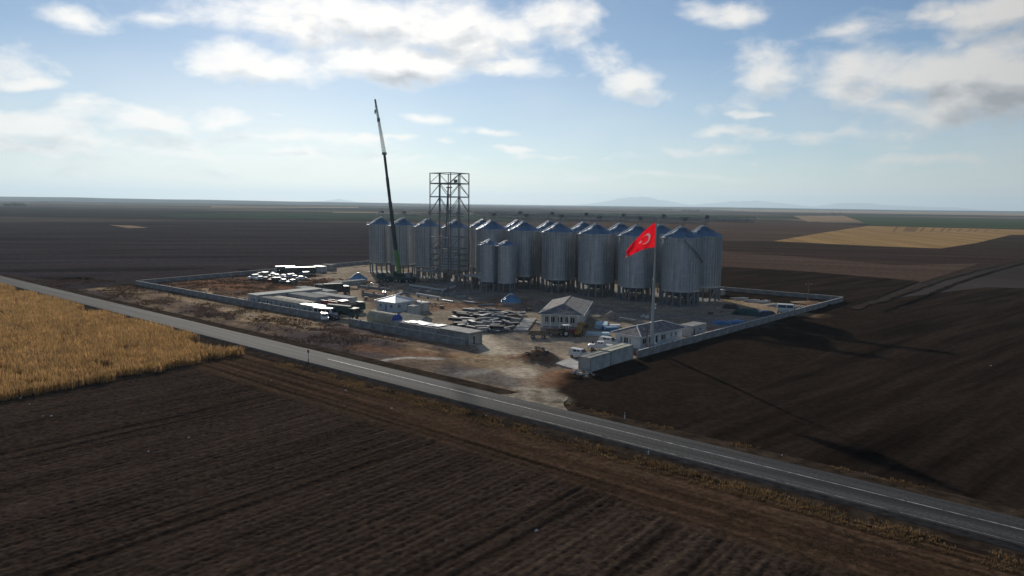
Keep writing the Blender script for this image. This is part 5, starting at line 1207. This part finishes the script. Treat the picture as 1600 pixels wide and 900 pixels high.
for proto, name, labs in ((pp, 'pipes', [((578, 452), 'loose steel pipes beside the white packing waste by the crane'), ((600, 458), 'loose steel pipes between the foundation walls near the crane'), ((628, 460), 'loose steel pipes behind the square white-roofed cabin'), ((662, 474), 'loose steel pipes just behind the two white box cabins'), ((700, 472), 'loose steel pipes on the reddish earth before the tower'), ((735, 474), 'loose steel pipes between tower shadow and storage area'), ((760, 478), 'loose steel pipes near the roof cone before the small silos'), ((846, 508), 'loose steel pipes left of the office wall'), ((980, 505), 'loose steel pipes on the spoil heap behind the long white house'), ((1125, 486), 'loose steel pipes in the silo shadow near the dark stockpile')]),
                          (pl, 'pallets', [((588, 462), 'stack of wooden pallets at the foundation wall behind the white-roofed cabin'), ((572, 470), 'stack of wooden pallets left of the white-roofed cabin'), ((690, 482), 'stack of wooden pallets between the box cabins and the storage area'), ((826, 486), 'stack of wooden pallets on the reddish heap behind the pale panel ramp'), ((915, 512), 'stack of wooden pallets between the office and the pale blue panels'), ((966, 524), 'stack of wooden pallets behind the white van by the long house'), ((1110, 492), 'stack of wooden pallets in the shadow of the end silo')])):
    for k, ((px, py), lab) in enumerate(labs):
        o = proto if k == 0 else copy_tree(proto); x, y = P(px, py); o.location = (x, y, gz(x, y)); o.rotation_euler = (0, 0, random.uniform(0, 3)); o['label'] = lab; o['group'] = 'loose ' + name + ' about the yard'
def slab_thing(name, label, cat, corners, th, mat, z0=0.):
    pts = [Vector((*P(*c), 0)) for c in corners]; c = sum(pts, Vector()) / len(pts)
    m = MB(); m.prism([(p.x - c.x, p.y - c.y) for p in pts], 'z', -.05, th); o = m.build(name, mat); o.location = (c.x, c.y, gz(c.x, c.y) + z0); return tag(o, label, cat)
pan = [(802, 519), (824, 519.5), (838, 500), (819, 500)]
root = None
def panel_deck():
    pts = [Vector((*P(*c), 0)) for c in pan]; c = sum(pts, Vector()) / 4; root = thing('panel_ramp', 'pale ramp of large flat panels lying left of the office', 'panels', (c.x, c.y), 0, z=gz(c.x, c.y))
    for k in range(5):
        u0, u1 = k / 5 + .012, (k + 1) / 5 - .012; a, b, d, e = pts[0].lerp(pts[3], u0), pts[1].lerp(pts[2], u0), pts[1].lerp(pts[2], u1), pts[0].lerp(pts[3], u1)
        m = MB(); m.prism([(p.x - c.x, p.y - c.y) for p in (a, b, d, e)], 'z', .0, .42 + .05 * (k % 2)); m.build('panel', concrete_lt, root)
panel_deck()
def sheet_stack(label, px, py, rz, a, b, h, m, name='sheet_pile'):
    x, y = P(px, py); root = thing(name, label, 'sheets', (x, y), rz, z=gz(x, y))
    for k in range(3): q = MB(); q.box((.12 * k, .1 * (k % 2), h * (k + .5) / 3 + .03), (a - .15 * k, b - .1 * k, h / 3 - .03), R(2 * k)); q.build('sheet_layer', m, root)
sheet_stack('pale blue stack of wall panels right of the office, leaning into the sun', 940, 512, R(78), 6.0, 3.0, 1.0, blue_sheet)
sheet_stack('low white-blue stack of panels before the taller pale blue stack', 933, 524.5, R(-8), 5.4, 2.0, .7, blue_sheet)
sheet_stack('bright blue tarpaulined sheets beside the pale blue panel stack', 953, 517, R(10), 3.6, 2.6, .9, tarp_blue)
sheet_stack('white sheets lying next to the bright blue tarpaulin', 958, 511, R(0), 3.2, 1.8, .5, white_roof)
slab_thing('concrete_pad', 'pale concrete pad at the entrance beside the white van', 'pad', [(868, 571), (888, 562.5), (918, 567), (915, 583), (905, 582), (880, 575)], .28, concrete_lt)
# rubble on and beside the pad
def rubble(label, px, py, n, r, mat, h=.6, group='rubble heaps'):
    x, y = P(px, py); o = MB()
    for k in range(n):
        a, d = random.uniform(0, 6.28), r * math.sqrt(random.random()); s_ = random.uniform(.2, .62)
        M = Matrix.Rotation(random.uniform(0, 3), 3, 'Z') @ Matrix.Rotation(random.uniform(-.6, .6), 3, 'X'); o.box((d * math.cos(a), d * math.sin(a), gz(x + d * math.cos(a), y + d * math.sin(a)) - gz(x, y) + max(.06, h * (1 - d / r) * random.random())), (s_, s_ * random.uniform(.4, 1), s_ * random.uniform(.3, .6)), M=M)
    ob = o.build('rubble_heap', mat); ob.location = (x, y, gz(x, y)); tag(ob, label, 'rubble', group); ob['kind'] = 'stuff'; return ob
rubble('heap of pale broken concrete in front of the entrance containers', 908, 588, 34, 2.4, concrete_lt)
rubble('heap of reddish broken brick against the grey-roofed container', 922, 573, 30, 1.7, pm('broken_brick', (.22,.10,.07), .9, 0, .3, 1), 1.0)
rubble('dark scrap heap left of the white van', 842, 562, 40, 2.6, blackish, .9)
rubble('brown rubble at the corner where the wall meets the cream-roofed container', 991, 555, 22, 1.0, pm('broken_brick', (.22,.10,.07)), 1.2)
rubble('scrap and timber heap at the foot of the long pale-roofed cabin', 520, 473, 40, 3.0, maroon, 1.2)
rubble('pale scrap scattered beside the rear wall in the right-hand yard', 1185, 471, 40, 5.0, concrete_lt, .5)
rubble('white scrap scattered on the ground by the silo on the flag end', 1008, 497, 22, 1.5, white_roof, 1.6)
rubble('loose scrap among the steel bundles in the storage area', 782, 515, 60, 5.5, blackish, 1.0)
rubble('brown scrap lying between the small boxes and the storage area', 680, 478, 40, 5.0, wood, .5)
rubble('white packing waste beside the crane', 583, 445, 26, 2.2, white_roof, .8)
rubble('pale rubble scattered beside the grey cabin beyond the long white house', 1103, 515, 26, 2.4, pm('broken_brick', (.22,.10,.07)), 1.0)
# stockpiles under tarpaulins in the silo shadow
def tarp(label, px, py, a, b, h, rz, m):
    x, y = P(px, py); N_ = 14; U, V = np.meshgrid(np.linspace(-1, 1, N_), np.linspace(-1, 1, N_)); r = np.clip(1 - np.maximum(np.abs(U), np.abs(V)) ** 3, 0, 1)
    z = h * r ** .7 * (.75 + .5 * fbm(U * 2 + px, V * 2, 5, 3)); v = np.stack([(U * a / 2).ravel(), (V * b / 2).ravel(), z.ravel()], 1)
    o = mesh_np('covered_stockpile', v, grid_faces(np.arange(N_ * N_).reshape(N_, N_)), m, smooth=True); o.location = (x, y, gz(x, y) - .05); o.rotation_euler = (0, 0, rz); tag(o, label, 'stockpile', 'covered stockpiles')
tarp('dark covered stockpile nearest the silos in the right-hand yard', 1142, 482, 5, 3.5, 1.2, R(-20), blackish)
tarp('long dark covered stockpile in the middle of the right-hand yard', 1168, 492.5, 9, 4, 1.7, R(-25), teal_paint_and_shade)
tarp('dark covered stockpile closest to the two white lorries', 1194, 494, 6, 4, 1.6, R(15), car_dark)
tarp('flat blue covered stockpile by the long wall', 1150, 505, 6, 3, .8, R(30), tarp_blue)
tarp('small blue covered stockpile between long wall and silo shadow', 1126, 507, 4, 3, .9, R(10), tarp_blue)
for k, (px, py, lab) in enumerate(((1155, 468.5, 'thin steel beams laid out beside the rear wall, nearest the silo'), (1175, 471.5, 'thin steel beams laid out beside the rear wall, in the middle'), (1192, 473.5, 'thin steel beams laid out beside the rear wall, toward the lorries'), (1212, 478.5, 'thin steel beams piled behind the two white lorries'), (1243, 481, 'pale steel frames stacked right of the two white lorries'))):
    x, y = P(px, py); root = thing('beam_stack', lab, 'beams', (x, y), R(20 + 8 * k), z=gz(x, y))
    for j in range(5): m = MB(); m.box((random.uniform(-.4, .4), -1.2 + .6 * j, .2 + .25 * (j % 2)), (5.5, .28, .25), R(random.uniform(-5, 5))); m.build('beam', concrete_lt if j % 2 else steel_lt, root)
# low foundation walls and steel frames of the next stage
def footing(label, pa, pb, h, w, m):
    a, b = Vector((*P(*pa), 0)), Vector((*P(*pb), 0)); root = thing('foundation_wall', label, 'foundation', (a.x, a.y), math.atan2(b.y - a.y, b.x - a.x), z=gz(a.x, a.y) - .05); L_ = (b - a).length
    q = MB(); q.box((L_ / 2, 0, h / 2), (L_, w, h)); q.build('footing', m, root); n = max(2, int(L_ / 5))
    for k in range(n + 1): s_ = MB(); s_.box((L_ * k / n, 0, h / 2 + .35), (.4, w + .2, h + .7)); s_.build('pier', m, root)
for lab, a, b, h in (('low concrete foundation wall behind the square white-roofed cabin, crane side', (567, 462), (640, 473), 1.1), ('low concrete foundation wall parallel to the silos, near the tower foot', (640, 455), (730, 468), .9), ('low concrete foundation wall before the steel tower', (636, 448), (700, 455), .7), ('short concrete foundation wall across the pit left of the white-roofed cabin', (560, 449), (610, 455), .8), ('concrete foundation wall closest to the small silos', (690, 463), (752, 458), .6)):
    footing(lab, a, b, h, .5, concrete)
for k, (pa, pb, lab) in enumerate((((640, 449), (692, 457), 'long pale steel beam lying before the crane'), ((650, 463), (688, 470), 'pale steel beam on stubs behind the two white boxes'), ((690, 457), (712, 451), 'pale steel beam lying at the foot of the steel tower'), ((612, 468), (628, 462), 'bright steel tube lying beside the foundation walls'))):
    a, b = Vector((*P(*pa), 0)), Vector((*P(*pb), 0)); root = thing('steel_beam', lab, 'beam', (a.x, a.y), math.atan2(b.y - a.y, b.x - a.x), z=gz(a.x, a.y)); L_ = (b - a).length
    m = MB(); m.box((L_ / 2, 0, .62), (L_, .3, .06)); m.box((L_ / 2, 0, 1.0), (L_, .3, .06)); m.box((L_ / 2, 0, .81), (L_, .06, .33)); m.build('girder', white_paint, root)
    for u in (.1, .5, .9): s_ = MB(); s_.box((L_ * u, 0, .28), (.4, .5, .62)); s_.build('stub', concrete, root)
# utility poles and small posts
def utility_pole(label, px, py, h):
    x, y = P(px, py); root = thing('utility_pole', label, 'pole', (x, y), RA, z=gz(x, y) - .1); m = MB(); m.tube((0, 0, 0), (0, 0, h), .17, .11, 8); m.build('pole', wood, root); c = MB(); c.box((0, 0, h - .5), (1.8, .12, .12)); c.build('cross_arm', wood, root)
    for k in (-.8, 0, .8): i = MB(); i.tube((k, 0, h - .44), (k, 0, h - .2), .06, .04, 6); i.build('insulator', white_paint, root)
utility_pole('thin utility pole inside the far right corner of the wall', 1262, 474, 6.0)
utility_pole('slender pole standing before the long white house next to the flagpole', 1010, 552, 5.2)
def marker(label, px, py, dt=0):
    x, y = P(px, py); root = thing('roadside_marker', label, 'marker post', (x, y), RA); m = MB(); m.box((0, 0, .75), (.12, .12, 1.7)); m.build('post', white_paint, root); p = MB(); p.box((0, -.02, 1.75), (.55, .05, .55), 0); p.build('plate', dark, root)
marker('dark roadside sign on a short post in the golden verge grass', 482, 563); 
def small_post(label, px, py):
    x, y = P(px, py); root = thing('delineator_post', label, 'post', (x, y), RA); m = MB(); m.box((0, 0, .45), (.12, .05, 1.0)); m.build('post', white_paint, root); b = MB(); b.box((0, -.03, .78), (.125, .03, .2)); b.build('band', dark, root)
small_post('thin delineator post at the far road edge below the containers', 976, 655); small_post('thin delineator post in the near verge opposite the site entrance', 1013, 712)
# lamps on the flag-side wall
for k, (px, py) in enumerate(((1024, 556),)):
    x, y = P(px, py); o = MB(); o.tube((0, 0, 1.5), (0, 0, 2.3), .05); o.lathe([(.05, 2.3), (.24, 2.45), (.24, 2.6), (.05, 2.75)], 10); b = o.build('wall_lamp', white_paint); b.location = (x, y, 0); tag(b, 'small white globe lamp on the wall beside the flagpole', 'lamp')

# ------------------------------------------------------------------ people (small figures on the yard)
def person(label, px, py, rz, top, pose):
    x, y = P(px, py); z = gz(x, y)
    J = {'pel': (0, 0, .95), 'chest': (0, .02, 1.3), 'neck': (0, .02, 1.48), 'head': (0, .04, 1.62), 'crown': (0, .03, 1.73),
         'hl': (-.1, 0, .9), 'kl': (-.12, .05 + pose * .10, .5), 'al': (-.13, pose * .12, .08), 'tl': (-.13, .13 + pose * .12, .03), 'hr': (.1, 0, .9), 'kr': (.12, .03 - pose * .05, .5), 'ar': (.13, -pose * .15, .08), 'tr': (.13, .13 - pose * .15, .03),
         'sl': (-.2, .02, 1.42), 'el': (-.27, -.03, 1.14), 'wl': (-.26, .08, .9), 'fl': (-.25, .12, .8), 'sr': (.2, .02, 1.42), 'er': (.27, .0, 1.14), 'wr': (.25, .12, .92), 'fr': (.24, .17, .83)}
    Rd = {'pel': .15, 'chest': .17, 'neck': .065, 'head': .105, 'crown': .07, 'hl': .1, 'kl': .07, 'al': .05, 'tl': .045, 'hr': .1, 'kr': .07, 'ar': .05, 'tr': .045, 'sl': .075, 'el': .055, 'wl': .042, 'fl': .04, 'sr': .075, 'er': .055, 'wr': .042, 'fr': .04}
    E = [('pel','chest'),('chest','neck'),('neck','head'),('head','crown'),('pel','hl'),('hl','kl'),('kl','al'),('al','tl'),('pel','hr'),('hr','kr'),('kr','ar'),('ar','tr'),('chest','sl'),('sl','el'),('el','wl'),('wl','fl'),('chest','sr'),('sr','er'),('er','wr'),('wr','fr')]
    names = list(J); me = bpy.data.meshes.new('person'); me.from_pydata([J[n] for n in names], [(names.index(a), names.index(b)) for a, b in E], [])
    o = bpy.data.objects.new('person', me); COL.objects.link(o); md = o.modifiers.new('skin', 'SKIN'); o.modifiers.new('sub', 'SUBSURF').levels = 1; o.modifiers['sub'].render_levels = 1
    for n, sv in zip(names, me.skin_vertices[0].data): sv.radius = (Rd[n], Rd[n]); sv.use_root = n == 'pel'
    me.materials.append(top); o.location = (x, y, z); o.rotation_euler = (0, 0, rz); tag(o, label, 'person')
person('person in dark clothes walking on the dirt track by the cabin group', 546, 464, R(200), cloth_dark, 1.0)
person('person in brown work clothes standing at the end of the dark lorry', 554, 486, R(150), cloth_vest, .3)
person('person in dark clothes standing by the parked pickup', 926, 546, R(60), cloth_dark, .2)

# ------------------------------------------------------------------ pale stones and litter on the ploughed fields
sb = MB(); sb.add([(.3,0,.05),(.05,.26,.0),(-.28,.1,.02),(-.2,-.2,0),(.1,-.28,.03),(0,.02,.24)], [(0,1,5),(1,2,5),(2,3,5),(3,4,5),(4,0,5),(0,4,3,2,1)])
st0 = None
for k, (px, py) in enumerate(((67,652),(32,624),(46,633),(295,686),(232,708),(612,640),(423,596),(1548,572),(1222,712),(760,650),(838,832),(80,352+300),(540,612))):
    x, y = P(px, py)
    if st0 is None: st0 = sb.build('field_stone', stone_mat); o = st0
    else: o = st0.copy(); COL.objects.link(o)
    o.location = (x, y, .18 if ST(x, y)[1] < 70 else .06); o.rotation_euler = (0, 0, k * 1.3); sc_ = random.uniform(.4, .75); o.scale = (sc_, sc_, sc_)
    tag(o, 'small pale stone lying on the dark ploughed soil', 'stone', 'pale stones on the fields')

# ------------------------------------------------------------------ far trees on the skyline (reads as one mass)
def grove(name, label, spots, mat):
    vs, fs = [], []; rs = random.Random(4)
    for px0, px1, py, n in spots:
        for k in range(n):
            x, y = P(px0 + (px1 - px0) * k / max(1, n - 1) + rs.uniform(-.6, .6), py); h = rs.uniform(7, 13); w = rs.uniform(5, 9)
            for j in range(26):
                a, b = rs.uniform(0, 6.28), rs.uniform(-.9, 1); q = math.sqrt(max(0, 1 - b * b)) * w * rs.uniform(.5, 1); c = Vector((x + q * math.cos(a), y + q * math.sin(a), h * (.55 + .42 * b)))
                o = len(vs); sz = rs.uniform(1.2, 2.6)
                for _ in range(4): vs.append(tuple(c + Vector((rs.uniform(-sz, sz), rs.uniform(-sz, sz), rs.uniform(-sz, sz)))))
                fs += [(o, o + 1, o + 2), (o, o + 2, o + 3), (o, o + 3, o + 1), (o + 1, o + 3, o + 2)]
    o = mesh_np(name, np.array(vs), np.array(fs), mat); o['kind'] = 'stuff'; o['label'] = label; o['category'] = 'trees'
grove('distant_trees', 'dark rows of trees far out on the plain behind the silos', [(1028, 1050, 329.0, 14), (1066, 1092, 331.0, 16), (8, 40, 322, 20), (1300, 1316, 335.5, 6), (60, 110, 316.5, 14), (388, 394, 313.5, 3), (640, 652, 316.2, 4), (1180, 1186, 330, 2), (1412, 1420, 329.5, 3), (200, 206, 315, 3), (1520, 1535, 331, 4)], pm('far_foliage', (.035,.05,.03), .9, 0, .3, .05))

# ------------------------------------------------------------------ haze over the plain
def haze():
    m = bpy.data.materials.new('haze_air'); m.use_nodes = True; N, L = m.node_tree.nodes, m.node_tree.links; N.clear()
    v = N.new('ShaderNodeVolumePrincipled'); v.inputs['Color'].default_value = (.68,.86,1.0,1); v.inputs['Density'].default_value = HAZE_D; v.inputs['Anisotropy'].default_value = .3
    o = N.new('ShaderNodeOutputMaterial'); L.new(v.outputs[0], o.inputs['Volume'])
    b = MB(); b.box((0, 20000, 300), (86000, 50000, 606)); ob = b.build('haze', m); ob['kind'] = 'stuff'; ob['label'] = 'thin pale haze lying over the whole plain'; ob['category'] = 'haze'
HAZE_D = 5.4e-5
haze()
